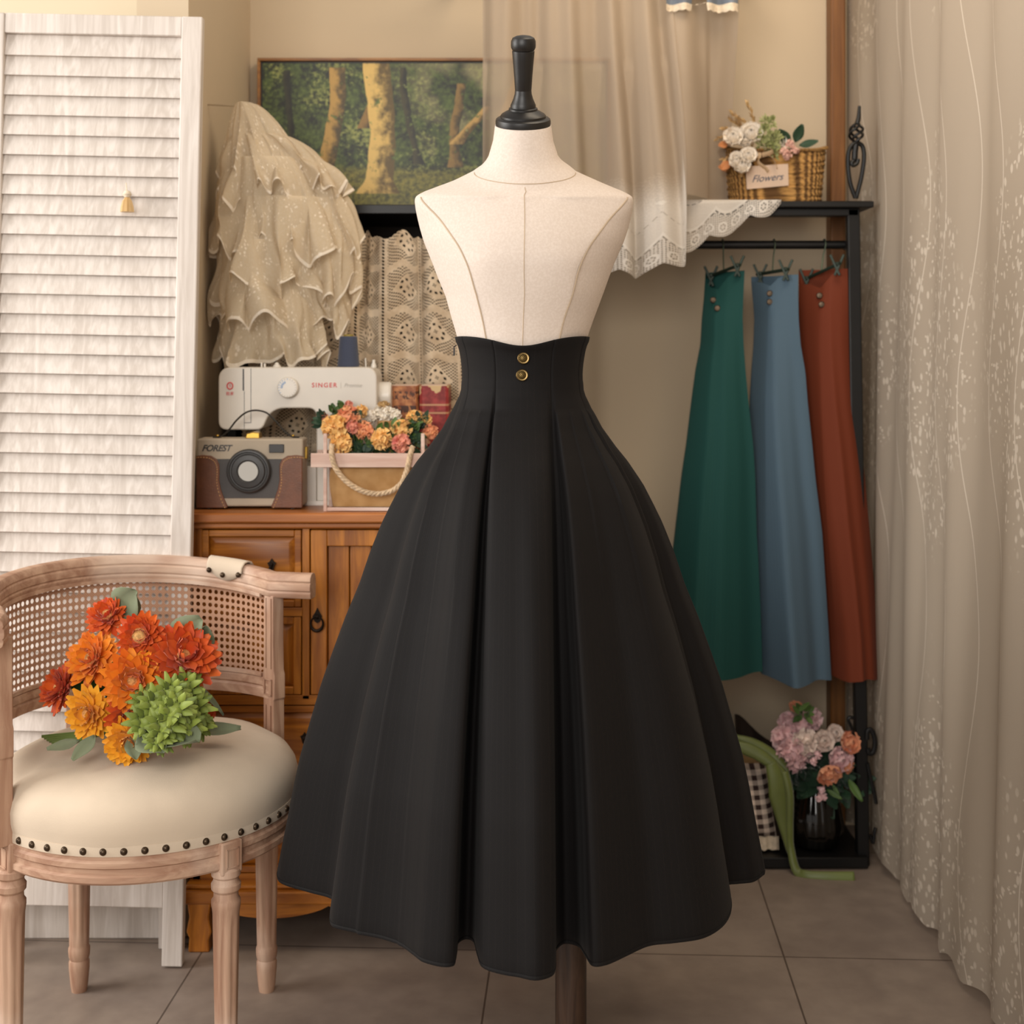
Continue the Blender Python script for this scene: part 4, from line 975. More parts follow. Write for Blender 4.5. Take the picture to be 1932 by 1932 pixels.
for a, b, da, db, w, up, cu, m in (((322,1222),(386,1172),.015,.03,.44,(-.3,-1,.2),.2,'leaf_grey'),((388,1180),(372,1245),.03,.025,.34,(.5,-1,0),.1,'leaf_grey'),((222,1160),(268,1112),.05,.04,.5,(0,-1,.3),.25,'leaf_grey'),((250,1168),(246,1112),.07,.06,.30,(.2,-1,.2),.1,'leaf_grey'),((360,1290),(432,1338),.02,.03,.10,(.3,-.5,1),-.25,'leaf_grey'),((290,1385),(378,1408),-.09,-.12,.40,(0,-.5,1),.1,'leaf_grey'),((268,1388),(312,1426),-.10,-.14,.42,(.2,-.8,.7),.1,'leaf_grey'),((250,1390),(258,1436),-.07,-.10,.34,(.2,-1,.6),.1,'leaf_grey'),((365,1378),(452,1383),.02,.05,.20,(0,-.6,1),.1,'leaf_grey'),((365,1345),(402,1368),-.02,0,.26,(.2,-1,.3),.1,'hop'),((300,1235),(290,1190),.03,.04,.2,(.2,-1,.1),.1,'leaf'),((270,1270),(310,1245),.0,.02,.2,(.2,-1,.1),.1,'leaf'),((150,1400),(90,1420),-.04,-.06,.24,(0,-.6,1),.1,'leaf_grey'),((180,1390),(140,1440),-.06,-.10,.26,(0,-.6,1),.1,'leaf_grey'),((330,1270),(312,1268),-.0,-.02,.3,(0,-1,.2),.1,'leaf')):
    leaf(bq, Q(*a, da), Q(*b, db), MAT[m], w, up, cu, .35)
leafy(bq, Q(285,1320,.03), 62*qs, 40, MAT['leaf'], 9, .04); leafy(bq, Q(190,1310,.05), 62*qs, 40, MAT['leaf'], 10, .04)
for k in range(6):
    p0 = Q(190+22*k, 1330, .03); stem(bq, [p0, V((p0.x*.6-.30, 2.47+.012*k, .56)), V((-.82-.008*k, 2.47+.010*k, .540))], .0028)

# ------------------------------------------------------------------ ruffled garment on a wall peg
gd = 3.105
rg = thing('ruffled_lace_garment', 'cream tiered ruffle lace garment hanging in the corner by the painting', 'garment', P(462, 690, gd))
pg = MB(); pg.tube([(SIDE, gd+.01, PZ(196, gd)), (PX(470, gd), gd+.01, PZ(200, gd))], .0016, 8); pg.ball((PX(470, gd), gd+.01, PZ(200, gd)), .005, 10, 8)
tag(pg.build('wall_hook', MAT['hook_pale']), 'thin wire hook on the side wall holding the cream ruffle garment', 'hook')
def tier(name, top, bot, k, amp, seed, hem=.02, dep=.40, nv=36, nu=260, skew=0):
    rnd = random.Random(seed); o = V((rnd.uniform(0, 50), rnd.uniform(0, 50), rnd.uniform(0, 50)))
    (yt, tl, tr), (yb, bl, br) = top, bot; H = (yb-yt)*gd/F
    def fn(i, j):
        t = 2*pi*i/nu; v = j/(nv-1); e = v**.62; l = lerp(tl, bl, e); r = lerp(tr, br, e)
        hw = (r-l)/2*gd/F; xc = PX((l+r)/2, gd); c, s_ = math.cos(t), math.sin(t); q = V((c*k*.32, s_*k*.32, v*.9))
        n1 = noise.noise(q+o)*1.5; n2 = noise.noise(q*2.1+o*1.7); n3 = noise.noise(V((c*k, s_*k, 0))*1.6+o)
        am = amp*(.25+.75*v); wv = n1+.5*n2*v+.25*n3*(1-v)
        rx = hw*(1+.10*n1*v); ry = min(hw*dep+.016, .075)+am*wv
        z = PZ(lerp(yt, yb+skew*c, v), gd)+v*hem*(1.3*noise.noise(V((c*k*.3, s_*k*.3, 7))+o)+.4*n2)+.012*n1*math.sin(pi*v)
        rf = math.sin(k*1.5*t+4*n1+o.x); z += .015*rf*v**2.5; ry += .020*rf*v*v; rx += .008*rf*v*v
        return V((max(SIDE+.004, xc+rx*c+am*.5*n2), min(gd+.005+ry*s_+am*.3*n2, 3.19), z))
    mb = MB(); mb.grid(fn, nu, nv, True, lambda i, j: (i/nu*6*(tr-tl+br-bl)/2*gd/F, (1-j/(nv-1))*H)); return mb.build(name, MAT['ruffle_lace'], rg, sharp=0)
tier('bodice', (194, 447, 475), (335, 415, 590), 9, .012, 1, .006, .3)
tier('ruffle', (255, 436, 535), (372, 407, 650), 9, .040, 2, .030, .35, skew=-14)
tier('ruffle', (300, 424, 590), (478, 402, 678), 8, .050, 3, .040, .36, skew=-6)
tier('ruffle', (375, 418, 640), (556, 404, 668), 8, .052, 4, .044, .36)
tier('ruffle', (455, 420, 620), (618, 402, 660), 7, .050, 5, .044, .36, skew=8)
tier('ruffle', (530, 425, 590), (672, 410, 618), 6, .048, 6, .040, .36, skew=4)

# ------------------------------------------------------------------ sheer curtain and its rod, denim cloth
RODZ = 2.20
rod = thing('curtain_rod', 'thin wooden rod above the frame carrying the sheer curtain', 'curtain rod', (.17, 3.30, RODZ-.01))
MB().tube([(-.16, 3.30, RODZ), (.62, 3.30, RODZ)], .009, 14).build('pole', MAT['peg_wood'], rod)
for x in (-.14, .60): MB().bar((x, 3.30, RODZ), (x, BACK, RODZ), .012, .02).build('bracket', MAT['iron'], rod)
UB = .715
def curt(i, j):
    u, v = i/NUc, j/NVc
    xt = lerp(909, 1399, u) if True else 0
    xb = lerp(903, 1293, u/UB) if u < UB else lerp(1293, 1392, (u-UB)/(1-UB))
    k = sstep(0, 1, v); px = lerp(xt, xb, k)
    zb_ = PZ(508, 3.22)-.020*abs(math.sin(pi*u*.62/.0973)) if u < UB-.012 else lerp(PZ(500, 3.22), 1.610, sstep(UB-.012, UB+.006, u))
    zb_ += .03*max(0, (u-.55)/(UB-.55)) if u < UB-.012 else 0
    y = lerp(3.296, 3.232 if u < UB+.02 else lerp(3.245, 3.47, sstep(UB+.02, 1, u)), k)
    wv = .026*math.sin(u*37+1.6*math.sin(u*9+1)+.5*v)*lerp(.7, 1, v)+.006*math.sin(u*83+2)*(1-v*.6)
    if u > UB: wv *= .7
    if UB-.10 < u < UB+.01: y -= .035*k*math.sin((u-UB+.10)/.11*pi)
    xx = PX(px, 3.26)+.012*math.sin(u*37+2.0)*v
    return V((xx, min(y+wv, 3.285) if (u < UB+.02 and v > .35) else y+wv, lerp(RODZ+.012, zb_, v)))
NUc, NVc = 330, 60
mb = MB(); mb.grid(curt, NUc+1, NVc+1, False, lambda i, j: (i/NUc*.62, (1-j/NVc)*.78 if i/NUc < UB else .25+(1-j/NVc)*.6))
tag(mb.build('sheer_curtain', MAT['curtain_sheer'], sharp=0), 'sheer cream curtain with scalloped lace hem hanging behind the dress form', 'curtain')
dc = thing('denim_cloth', 'faded blue cloth with lace edging over the curtain at the frame top', 'cloth', (PX(1330, 3.27), 3.26, 2.06))
def den(i, j, z0, z1, off): u = i/60; return V((PX(lerp(1258, 1394, u), 3.25), 3.262+off+.012*math.sin(u*19), lerp(z1, z0+(.018 if .36 < u < .56 else 0)-.004*u, j/6)))
mb = MB(); mb.grid(lambda i, j: den(i, j, PZ(7, 3.25), RODZ+.012, 0), 61, 7); mb.build('panel', MAT['denim'], dc)
mb = MB(); mb.grid(lambda i, j: den(i, j, PZ(16, 3.25)-.003*abs(math.sin(i*.6)), PZ(5, 3.25), -.002), 61, 7); mb.build('lace_edging', MAT['lace_trim'], dc)

# ------------------------------------------------------------------ clothes rack
RF = 3.32; RS = F/RF
def r(x, y, d=RF): return P(x, y, d)
rk = thing('clothes_rack', 'black iron clothes rack with scroll finial holding three coloured skirts', 'clothes rack', (.48, 3.43, 0))
TOPZ = 1.603; LX, RX = .105, .836
MB().box(LX-.03, PX(1645, RF), 3.30, 3.555, TOPZ-.016, TOPZ).build('top_shelf', MAT['black_metal'], rk, bevel=.003)
MB().box(LX, RX, 3.322, 3.34, TOPZ-.034, TOPZ-.016).build('shelf_beam', MAT['black_metal'], rk, bevel=.002)
for yy in (3.335, 3.535):
    if yy < 3.4: MB().bar((RX-.012, yy, TOPZ-.016), (RX+.012, yy, 0), .030, .026, V((0, 1, 0))).build('post', MAT['black_metal'], rk, bevel=.003)
    MB().bar((LX+.012, yy, TOPZ-.016), (LX, yy, 0), .030, .026, V((0, 1, 0))).build('post', MAT['black_metal'], rk, bevel=.003)
RY = 3.395; RLZ = PZ(462, RY)
for x in (LX+.012, RX-.010): MB().box(x-.008, x+.008, 3.335, RY+.012, RLZ-.012, RLZ+.010).build('side_bar', MAT['black_metal'], rk, bevel=.002)
MB().tube([(LX+.01, RY, RLZ), (RX-.008, RY, RLZ)], .0105, 16).build('hanging_rail', MAT['black_metal'], rk)
MB().box(LX-.01, RX+.018, 3.30, 3.56, .004, .030).build('bottom_shelf', MAT['black_metal'], rk, bevel=.003)
fx = -3
lp = catmull([r(a+fx, b) for a, b in ((1617,374),(1607,345),(1603,315),(1604,288),(1611,273),(1622,270),(1631,278),(1633,300),(1628,335),(1618,374))], 6)
fin = MB().tube(lp, .0078, 8, flat=.7).build('finial_loop', MAT['black_metal'], rk)
MB().tube(catmull([r(1618+fx,272), r(1616+fx,288), r(1615+fx,300), r(1610+fx,307), r(1613+fx,312), r(1620+fx,308), r(1622+fx,300)], 6), [.0075]*14+[.005]*23, 8).build('inner_scroll', MAT['black_metal'], rk)
for k in range(4):
    pts = []
    for i in range(25):
        t = i/24; a = k*pi/2+t*pi*1.3; rad = .0155*math.sin(pi*t)**.8+.0015; c = r(lerp(1617, 1620, t)+fx, lerp(269, 232, t)); pts.append(c+V((rad*math.cos(a), rad*math.sin(a), 0)))
    MB().tube(pts, .0034, 6).build('basket_twist', MAT['black_metal'], rk)
MB().tube(catmull([r(1620+fx,234), r(1623+fx,222), r(1624+fx,210), r(1624.5+fx,200)], 5), [lerp(.0065, .0035, i/15) for i in range(16)], 8).build('spire', MAT['black_metal'], rk)
def scroll(pts, rad=.006): MB().tube(catmull([r(a, b, 3.318) for a, b in pts], 6), rad, 8, flat=.8).build('foot_scroll', MAT['black_metal'], rk)
scroll([(1636,1395),(1637,1380),(1643,1377),(1649,1388),(1651,1405),(1647,1420),(1640,1421),(1638,1412)])
scroll([(1612,1390),(1606,1372),(1600,1358),(1604,1353),(1612,1356)], .005)
scroll([(1637,1440),(1643,1470),(1650,1498),(1653,1516)], .0045); scroll([(1642,1575),(1647,1590),(1650,1570),(1652,1562)], .005)

# lace runner hanging over the rack's front edge
FL = [(1180,478),(1262,476),(1290,470),(1330,458),(1365,440),(1392,424),(1425,412),(1452,398),(1467,386),(1476,380)]
def runner(i, j):
    u = i/200; px = lerp(1190, 1474, u); X = PX(px, 3.29)
    zb_ = PZ(interp(FL, px), 3.29)-.024*abs(math.sin(X/.0973*pi+.5))+.013
    if j <= 6: return V((X, lerp(3.50, 3.297, j/6), TOPZ+.0022+(.0008*math.sin(X*90) if j < 5 else 0)))
    t = (j-6)/18; return V((X, 3.290-.006*math.sin(u*24)*t+(.004 if j == 7 else 0)*0, lerp(TOPZ+.0015, min(zb_, TOPZ-.002), t)))
def ruv(i, j):
    px = lerp(1190, 1474, i/200); d = max(.004, TOPZ-PZ(interp(FL, px), 3.29))
    return (PX(px, 3.29), d+.02*(6-j) if j <= 6 else d*(1-(j-6)/18))
mb = MB(); mb.grid(runner, 201, 25, False, ruv)
tag(mb.build('lace_runner', MAT['curtain_sheer'], sharp=0), 'white scalloped lace runner draped over the black clothes rack top', 'lace runner')

# ------------------------------------------------------------------ flower basket on the rack
GD = 3.40; gs = GD/F
def G(x, y, d=0): return P(x, y, GD+d)
bk = thing('seagrass_basket', 'woven seagrass basket with a Flowers card on the lace-covered rack', 'basket', (PX(1468, GD), GD+.06, TOPZ+.004))
zb1, zt1 = TOPZ+.004, PZ(284, GD)
def bask(i, j, inset=0):
    t = 2*pi*i/140; v = j/24; c, s_ = math.cos(t), math.sin(t); n = .42
    hx = lerp(PX(1552, GD)-PX(1380, GD), PX(1563, GD)-PX(1371, GD), v)/2-inset; hy = .075-inset
    z = lerp(zb1, zt1+.012*abs(c)**3, v); w_ = .0022*math.cos(t*70)*math.copysign(1, math.sin(v*24*pi/1.5+t*0))+.0015*math.sin(v*90)
    return V((PX(1468, GD)+(hx+w_)*math.copysign(abs(c)**n, c), GD+.075+(hy+w_)*math.copysign(abs(s_)**n, s_), z))
mb = MB(); idx = mb.grid(bask, 140, 25, True, lambda i, j: (i/140*.62, j/24*.12)); mb.face(idx[0][::-1])
idx2 = mb.grid(lambda i, j: bask(i, 24-j, .006), 140, 20, True, lambda i, j: (i/140*.62, j/24*.12))
for i in range(140): mb.face((idx[-1][i], idx[-1][(i+1) % 140], idx2[0][(i+1) % 140], idx2[0][i]))
mb.build('woven_body', MAT['seagrass'], bk)
rim = [bask(i, 24)+V((0, 0, .001)) for i in range(0, 140)]
MB().tube(rim, .0045, 6, True).build('rim', MAT['seagrass'], bk)
cd_ = thing('flowers_card', 'small beige card lettered Flowers leaning on the seagrass basket', 'card', G(1448, 356, -.012))
cy = GD-.006; tl = .0
mb = MB(); q = [P(1407, 314, cy), P(1487, 309, cy), P(1488, 350, cy), P(1409, 357, cy)]
i0 = [mb.a(p) for p in q]; i1 = [mb.a(p+V((0, .002, 0))) for p in q]; mb.face(i0[::-1]); mb.face(i1)
for k in range(4): mb.face((i0[k], i0[(k+1) % 4], i1[(k+1) % 4], i1[k]))
mb.build('card_body', MAT['card'], cd_, smooth=False)
ex = (P(1488, 350, cy)-P(1409, 357, cy)).normalized(); ez = V((-ex.z, 0, ex.x))
text_mesh('lettering', 'Flowers', .024, P(1447, 336, cy)-V((0, .0004, 0)), ex, ez, MAT['ink'], cd_, shear=.45)
rb = thing('ribbon_bow', 'beige gauze ribbon bow tied at the front of the seagrass basket', 'ribbon', G(1437, 295, -.02))
for a in (((1437,290),(1430,305),(1445,318),(1449,324)), ((1437,290),(1455,296),(1463,308),(1466,318)), ((1437,290),(1424,286),(1418,294),(1436,293)), ((1437,290),(1450,280),(1458,286),(1438,293))):
    c = catmull([G(*p, -.014-.003*k) for k, p in enumerate(a)], 6); MB().tube(c, .0068, 8, flat=.15).build('ribbon_tail', MAT['ribbon_beige'], rb)
ar = thing('dried_arrangement', 'cream rose arrangement with wheat ears and dark leaves in the seagrass basket', 'flowers', G(1420, 300, .03))
for k, (x, y, d, R_) in enumerate(((1383,263,-.005,14),(1417,257,.005,16),(1404,268,.0,11),(1412,297,-.02,12),(1390,308,-.022,11),(1400,316,-.024,12),(1389,300,-.02,9),(1467,276,.02,14))): rose(ar, G(x, y, d), (-.15, -1, .45), R_*gs*1.3, MAT['rose_cream'], seed=k, open_=.5)
for k, (a, b) in enumerate((((1412,235),(1379,213)),((1425,232),(1410,195)),((1400,240),(1376,224)),((1398,248),(1364,243)),((1392,292),(1366,300)),((1405,285),(1380,292)),((1396,250),(1352,262)),((1412,310),(1400,328)),((1400,240),(1392,222)))):
    p0, p1 = G(*a, .01), G(*b, -.01); mb = MB(); d = (p1-p0); random.seed(k)
    for q in range(22):
        t = q/22; o = V((random.uniform(-1, 1), random.uniform(-1, 1), random.uniform(-1, 1))); mb.petal(p0+d*t, d.normalized()+o*.45, o, .014, .0028, .1, .3, .4, 3, 1)
    mb.build('wheat_ear', MAT['wheat'], ar, sharp=0)
    if k < 3: stem(ar, [G(1420, 280, .02), p0, p0+d*.5], .0009, MAT['wheat'])
for k, (x, y) in enumerate(((1450,232),(1445,250),(1440,268),(1453,275),(1462,262),(1458,288))): leafy(ar, G(x, y, -.004), 15*gs, 60, MAT['sprig'], 30+k, .012, .24)
for a, b, w_, u_ in (((1490,274),(1467,244),.28,(-.2,-1,.2)),((1500,268),(1513,233),.28,(.1,-1,.1)),((1508,275),(1545,269),.24,(0,-1,.5))): leaf(ar, G(*a, .02), G(*b, .0), MAT['leaf_dark'], w_, u_, .1, .2)
for a, b in (((1372,272),(1354,276)),((1374,318),(1354,316)),((1376,305),(1360,322))): leaf(ar, G(*a, -.01), G(*b, -.02), MAT['leaf_orange'], .34, (0, -1, .2), .1, .3)
for k, (x, y) in enumerate(((1490,272),(1480,286),(1500,283),(1486,294))): puff(ar, G(x, y, -.012), 8*gs, MAT['pink_small'], 24, seed=80+k, W=.5)

# ------------------------------------------------------------------ three skirts on clip hangers
HD = 3.36; hs = HD/F
def hang(col, label, bar, hook, levels, neck, ridge, buttons, hlabel, ph, slope):
    (bx0, by0), (bx1, by1) = bar
    A = P(bx0, by0, HD+.05); B = P(bx1, by1, HD-.05); mid = (A+B)/2
    hg = thing('clip_hanger', hlabel, 'hanger', mid, 'clip hangers on the black rail')
    MB().tube([A, B], .0042, 8).build('bar', MAT['hanger_green'], hg)
    tz = RLZ+.0135; hx = PX(hook, RY)
    c = [V((mid.x, mid.y, mid.z)), V((lerp(mid.x, hx, .5), lerp(mid.y, RY-.012, .6), lerp(mid.z, RLZ, .55))), V((hx, RY-.0150, RLZ-.003)), V((hx, RY-.009, tz-.003)), V((hx, RY, tz)), V((hx, RY+.010, tz-.004)), V((hx, RY+.0148, RLZ))]
    MB().tube(catmull(c, 6), .0018, 8).build('hook', MAT['hook_wire'], hg)
    for t in (.10, .90):
        p = A.lerp(B, t)
        cl = MB(); d = V((1, -.3, 0)).normalized()
        for sg in (-1, 1): cl.bar(p+d*.016*sg+V((0, -.004, .024)), p-d*.006*sg+V((0, -.004, -.026)), .006, .006)
        cl.tube([p+V((0, -.010, .002)), p+V((0, .006, .002))], .005, 8); cl.build('clip', MAT['hanger_green'], hg, bevel=.001)
    y0, y1 = levels[0][0], levels[-1][0]
    TL_ = [(y, a) for y, a, b in levels]; TR_ = [(y, b) for y, a, b in levels]
    def fn(a, v, raw=False):
        """a: angle round the skirt (0 left, pi/2 front, pi right), v: 0 top .. 1 hem"""
        y = lerp(y0, y1, v); l, r_ = interp(TL_, y), interp(TR_, y); hw = (r_-l)/2*hs; xc = PX((l+r_)/2, HD)
        c, s_ = math.cos(a), math.sin(a); th = lerp(.020, .085, v**.8)
        x = -c; f = 0
        if s_ > 0:   # front: a ridge at x = ridge, left flank turns away
            f = th*(1-abs((x-ridge)/(1+ridge if x < ridge else 1-ridge))**1.35)
            f += v*.010*math.sin(x*5+ph)+v*.002*math.sin(x*12+ph*2)
        else: f = -th*abs(s_)**.7
        px_n = (x+1)/2; tz_ = interp(neck, px_n)*(1-sstep(0, .12, v)) if s_ > 0 else min(q for _, q in neck)*(1-sstep(0, .12, v))
        hemw = 3*math.sin(x*4+ph)*sstep(.9, 1, v)
        sl = slope*(1-.6*v)*x
        return V((xc+hw*x, HD+sl-f, PZ(y+tz_+hemw, HD)))
    g = thing('hanging_skirt', label, 'skirt', P((levels[-1][1]+levels[-1][2])/2, y1, HD), 'high-waist skirts on the clothes rack')
    N, NV_ = 150, 70
    mb = MB(); mb.grid(lambda i, j: fn(2*pi*i/N, j/(NV_-1)), N, NV_, True, lambda i, j: (i/N*.9, 1-j/(NV_-1)))
    mb.build('skirt_body', MAT[col], g, sharp=60)
    for bx_, by_ in buttons:
        v = (by_-y0)/(y1-y0); l, r_ = interp(TL_, by_), interp(TR_, by_); x = max(-.95, min(.95, 2*(bx_-l)/(r_-l)-1)); p = fn(math.acos(-x), v)
        MB().lathe([(0,0),(.0072,0),(.0078,.002),(.006,.0045),(0,.005)], V((p.x, p.y+.0005, PZ(by_, HD))), (-.2, -1, 0), 16).build('button', MAT['nail'], g)
    return g
hang('skirt_green', 'dark green high-waist skirt clipped on the rack, closest to the dress form', ((1335,523),(1397,499)), 1363,
     [(512,1336,1399),(560,1333,1397),(600,1329,1396),(650,1326,1398),(700,1316,1402),(760,1308,1408),(840,1298,1417),(900,1289,1421),(1000,1277,1424),(1060,1270,1428),(1160,1258,1433),(1268,1246,1437)],
     [(0,14),(.12,30),(.3,34),(.55,12),(.8,0),(1,2)], -.45, ((1346,566),(1352,582)), 'clip hanger holding the dark green skirt on the black rail', .6, -.045)
hang('skirt_blue', 'dusty blue high-waist skirt hanging between the green and rust skirts', ((1428,518),(1488,508)), 1460,
     [(520,1424,1498),(560,1427,1498),(600,1430,1499),(650,1428,1503),(700,1424,1512),(760,1420,1517),(840,1420,1526),(900,1421,1532),(1000,1424,1545),(1100,1428,1552),(1200,1434,1559),(1279,1440,1564)],
     [(0,10),(.2,12),(.38,20),(.55,6),(.75,0),(1,0)], -.30, ((1451,554),(1451,570)), 'clip hanger holding the dusty blue skirt on the black rail', 2.2, -.05)
hang('skirt_rust', 'rust red high-waist skirt clipped on the rack, beside the black post', ((1514,529),(1586,496)), 1555,
     [(508,1512,1602),(560,1512,1600),(600,1512,1598),(650,1513,1599),(700,1514,1604),(760,1517,1609),(840,1522,1620),(900,1526,1627),(1000,1535,1636),(1100,1548,1645),(1200,1560,1651),(1273,1562,1655)],
     [(0,28),(.2,28),(.38,36),(.6,10),(.8,0),(1,0)], .1, ((1544,558),(1547,575)), 'clip hanger holding the rust skirt beside the black post', 3.6, -.03)

# ------------------------------------------------------------------ things on the rack's bottom shelf
BZ = .031
def soft(name, label, cat, c, hx, hy, hz, m, lean=0, n=.5, ex=(1, 0, 0), uvs=None, sink=0):
    """a stuffed cushion shape standing on the shelf"""
    mb = MB(); N, K = 48, 24; exv = V(ex).normalized()
    def fn(i, j):
        a = 2*pi*i/N; b = -pi/2+pi*j/(K-1); f = lambda t, p: math.copysign(abs(t)**p, t)
        x = hx*f(math.cos(b), .5)*f(math.cos(a), .35) if n == .5 else hx*math.cos(b)*math.cos(a)
        y = hy*math.cos(b)*f(math.sin(a), 1); z = hz*f(math.sin(b), .5)
        return V((x, y, z))
    rot = Matrix.Rotation(lean, 3, 'X')
    mn = min((rot @ fn(i, j)).z for i in range(N) for j in range(K))
    def gn(i, j): p = rot @ fn(i, j); return V((c[0]+p.x, c[1]+p.y, BZ-mn+p.z))
    mb.grid(gn, N, K, True, lambda i, j: ((fn(i, j).x if 0 < j < K else 0), fn(i, j).z))
    return mb.build(name, m, None, sharp=0)
sk_ = thing('burlap_sack', 'plump beige burlap sack slumped on the rack shelf beside the gingham cushion', 'sack', (PX(1345, 3.47), 3.47, BZ))
def sackf(i, j):
    a = 2*pi*i/48; v = j/20; w_ = .098*(1-.05*math.sin(v*9))*(math.sin(pi*(.12+.86*v))**.45)*(1+.05*math.sin(5*a+v*5))
    return V((PX(1316, 3.47)+w_*1.15*math.cos(a)+.02*v, 3.515+w_*.6*math.sin(a), BZ+.31*v))
mb = MB(); idx = mb.grid(sackf, 48, 21, True); mb.face(idx[0][::-1]); mb.face(idx[-1]); mb.build('sack_body', MAT['sack'], sk_, sharp=0)
bc_ = MB()
def cloth(i, j):
    u, v = i/30, j/16; x = lerp(PX(1392, 3.5), PX(1484, 3.5), u)
    return V((x, lerp(3.54, 3.43, v)+.008*math.sin(u*14), lerp(lerp(.31, .215, u), BZ+.002, v)+.005*math.sin(u*9+v*4)*(1-v)))
bc_.grid(cloth, 31, 17); tag(bc_.build('brown_cloth', MAT['brown_cloth'], solid=.004, sharp=0), 'folded dark brown cloth slumped against the wall behind the peony vase', 'cloth')
BG = MB()
def ging(i, j, s):
    u, v = i/30, j/24; x = lerp(.455, PX(lerp(1450, 1463, v), 3.36), u); z = lerp(PZ(1448, 3.37), BZ+.034, v)
    e = (1-(2*u-1)**6)*(1-(2*v-1)**6); return V((x, lerp(3.405, 3.345, v)-s*.028*e, z))
gc = thing('gingham_cushion', 'brown gingham cushion with white lace edge leaning on the rack shelf', 'cushion', (.53, 3.38, BZ))
BG.grid(lambda i, j: ging(i, j, 1), 31, 25, False, lambda i, j: (i/30*.165, j/24*.19)); BG.grid(lambda i, j: ging(30-i, j, -1), 31, 25, False, lambda i, j: (i/30*.165, j/24*.19))
BG.build('cover', MAT['gingham'], gc, sharp=0)
mb = MB(); mb.grid(lambda i, j: V((lerp(.452, PX(1468, 3.35), i/60), 3.340-.004*math.sin(i*.8)-.006*j/6, lerp(BZ+.036, BZ+.003+.004*abs(math.sin(i*.52)), j/6))), 61, 7); mb.build('lace_edge', MAT['lace_trim'], gc, sharp=0)
bp = tag(soft('beige_pouch', '', '', (PX(1415, 3.44), 3.455, 0), .052, .02, .105, MAT['sack'], .1), 'flat tan pouch propped behind the gingham cushion', 'pouch')
rbn = thing('green_ribbon', 'long olive green satin ribbon draped from the shelf down to the floor', 'ribbon', P(1490, 1640, 3.25))
def strip(pts, w0, name, tw=0):
    c = catmull([V(p) for p in pts], 8); n = len(c); mb = MB()
    def fn(i, j):
        p = c[j]; t = (c[min(j+1, n-1)]-c[max(0, j-1)]).normalized(); side = t.cross(V((0, -1, .25))).normalized(); k = j/(n-1)
        w_ = w0[0]*(1-k)+w0[1]*k if len(w0) == 2 else interp([(0, w0[0]), (.4, w0[1]), (1, w0[2])], k); q = (i-3)/3
        return p+side*(w_*q)+V((0, -.004*(1-q*q), 0))
    mb.grid(fn, 7, n); return mb.build(name, MAT['green_satin'], rbn, sharp=0, solid=.0012)
strip([P(1355,1400,3.36), P(1390,1407,3.345), P(1425,1420,3.335), P(1455,1440,3.325), P(1478,1462,3.315)], (.006, .016, .012), 'loop')
strip([P(1360,1388,3.38), P(1395,1394,3.36), P(1432,1408,3.35), P(1462,1428,3.34), P(1486,1455,3.32)], (.004, .012, .012), 'loop')
strip([P(1455,1440,3.318), P(1466,1475,3.308), P(1474,1520,3.303), P(1483,1570,3.298), P(1489,1610,3.294)], (.014, .026, .004), 'tail')
g0 = lambda x, d, z: V((PX(x, d), d, z))
strip([P(1480,1455,3.312), P(1490,1500,3.300), P(1490,1560,3.294), P(1492,1600,3.290), g0(1502,3.27,.012), g0(1522,3.255,.004), g0(1560,3.245,.003), g0(1612,3.24,.003)], (.010, .008, .016), 'trailing_end')

VD = 3.385; vx = PX(1538, VD)
vs_ = thing('ribbed_vase', 'dark ribbed glass vase standing on the rack bottom shelf', 'vase', (vx, VD, BZ))
MB().lathe([(0,0),(.045,0),(.055,.008),(.066,.035),(.068,.06),(.060,.10),(.046,.135),(.040,.150),(.041,.160),(.045,.166),(.041,.166),(.036,.152),(.042,.135),(.056,.10),(.063,.06),(.05,.012),(0,.010)], (vx, VD, BZ), n=96, flute=lambda t, h: 1+.030*abs(math.cos(9*t))).build('vase_body', MAT['vase_glass'], vs_)
fl_ = thing('peony_bouquet', 'pink peony and peach rose bouquet in the dark ribbed vase', 'flowers', (vx, VD, BZ+.012))
def W(x, y, d=0): return P(x, y, VD-.02+d)
ws = VD/F
for k, (x, y, d, R_, m) in enumerate(((1482,1393,0,26,'peony'),(1497,1420,-.03,29,'peony'),(1508,1380,.0,22,'peony'),(1520,1403,-.035,24,'peony_white'),(1486,1362,.03,18,'peony'),(1530,1357,.03,20,'peony'),(1497,1440,-.03,18,'peony'))): puff(fl_, W(x, y, d), R_*ws, MAT[m], 80, seed=k, W=.42)
for k, (x, y, d, R_, m, ax_) in enumerate(((1552,1398,-.04,19,'peony_white',(0,-1,.3)),(1572,1386,-.01,16,'peony_white',(.2,-1,.6)),(1597,1402,-.05,20,'peach',(.5,-1,.4)),(1579,1428,-.05,23,'peony',(.3,-1,.0)),(1560,1452,-.06,22,'peach',(.2,-.9,-.6)),(1501,1339,.02,13,'peach',(0,-.6,1)),(1596,1444,-.05,12,'peach',(.6,-.6,-.3)))): rose(fl_, W(x, y, d), ax_, R_*ws, MAT[m], seed=50+k, open_=.55)
for k, (x, y) in enumerate(((1535,1437),(1543,1424),(1567,1468),(1550,1490),(1546,1505),(1553,1503),(1603,1428))): puff(fl_, W(x, y, -.065), 7*ws, MAT['peony'], 16, seed=90+k, W=.6)
for k, (x, y, R_, n) in enumerate(((1545,1470,46,60),(1590,1470,34,40),(1515,1345,16,14),(1510,1465,26,26),(1560,1430,30,24))): leafy(fl_, W(x, y, -.01), R_*ws, n, MAT['leaf_dark' if k != 2 else 'leaf'], 60+k, .045 if k != 2 else .024)
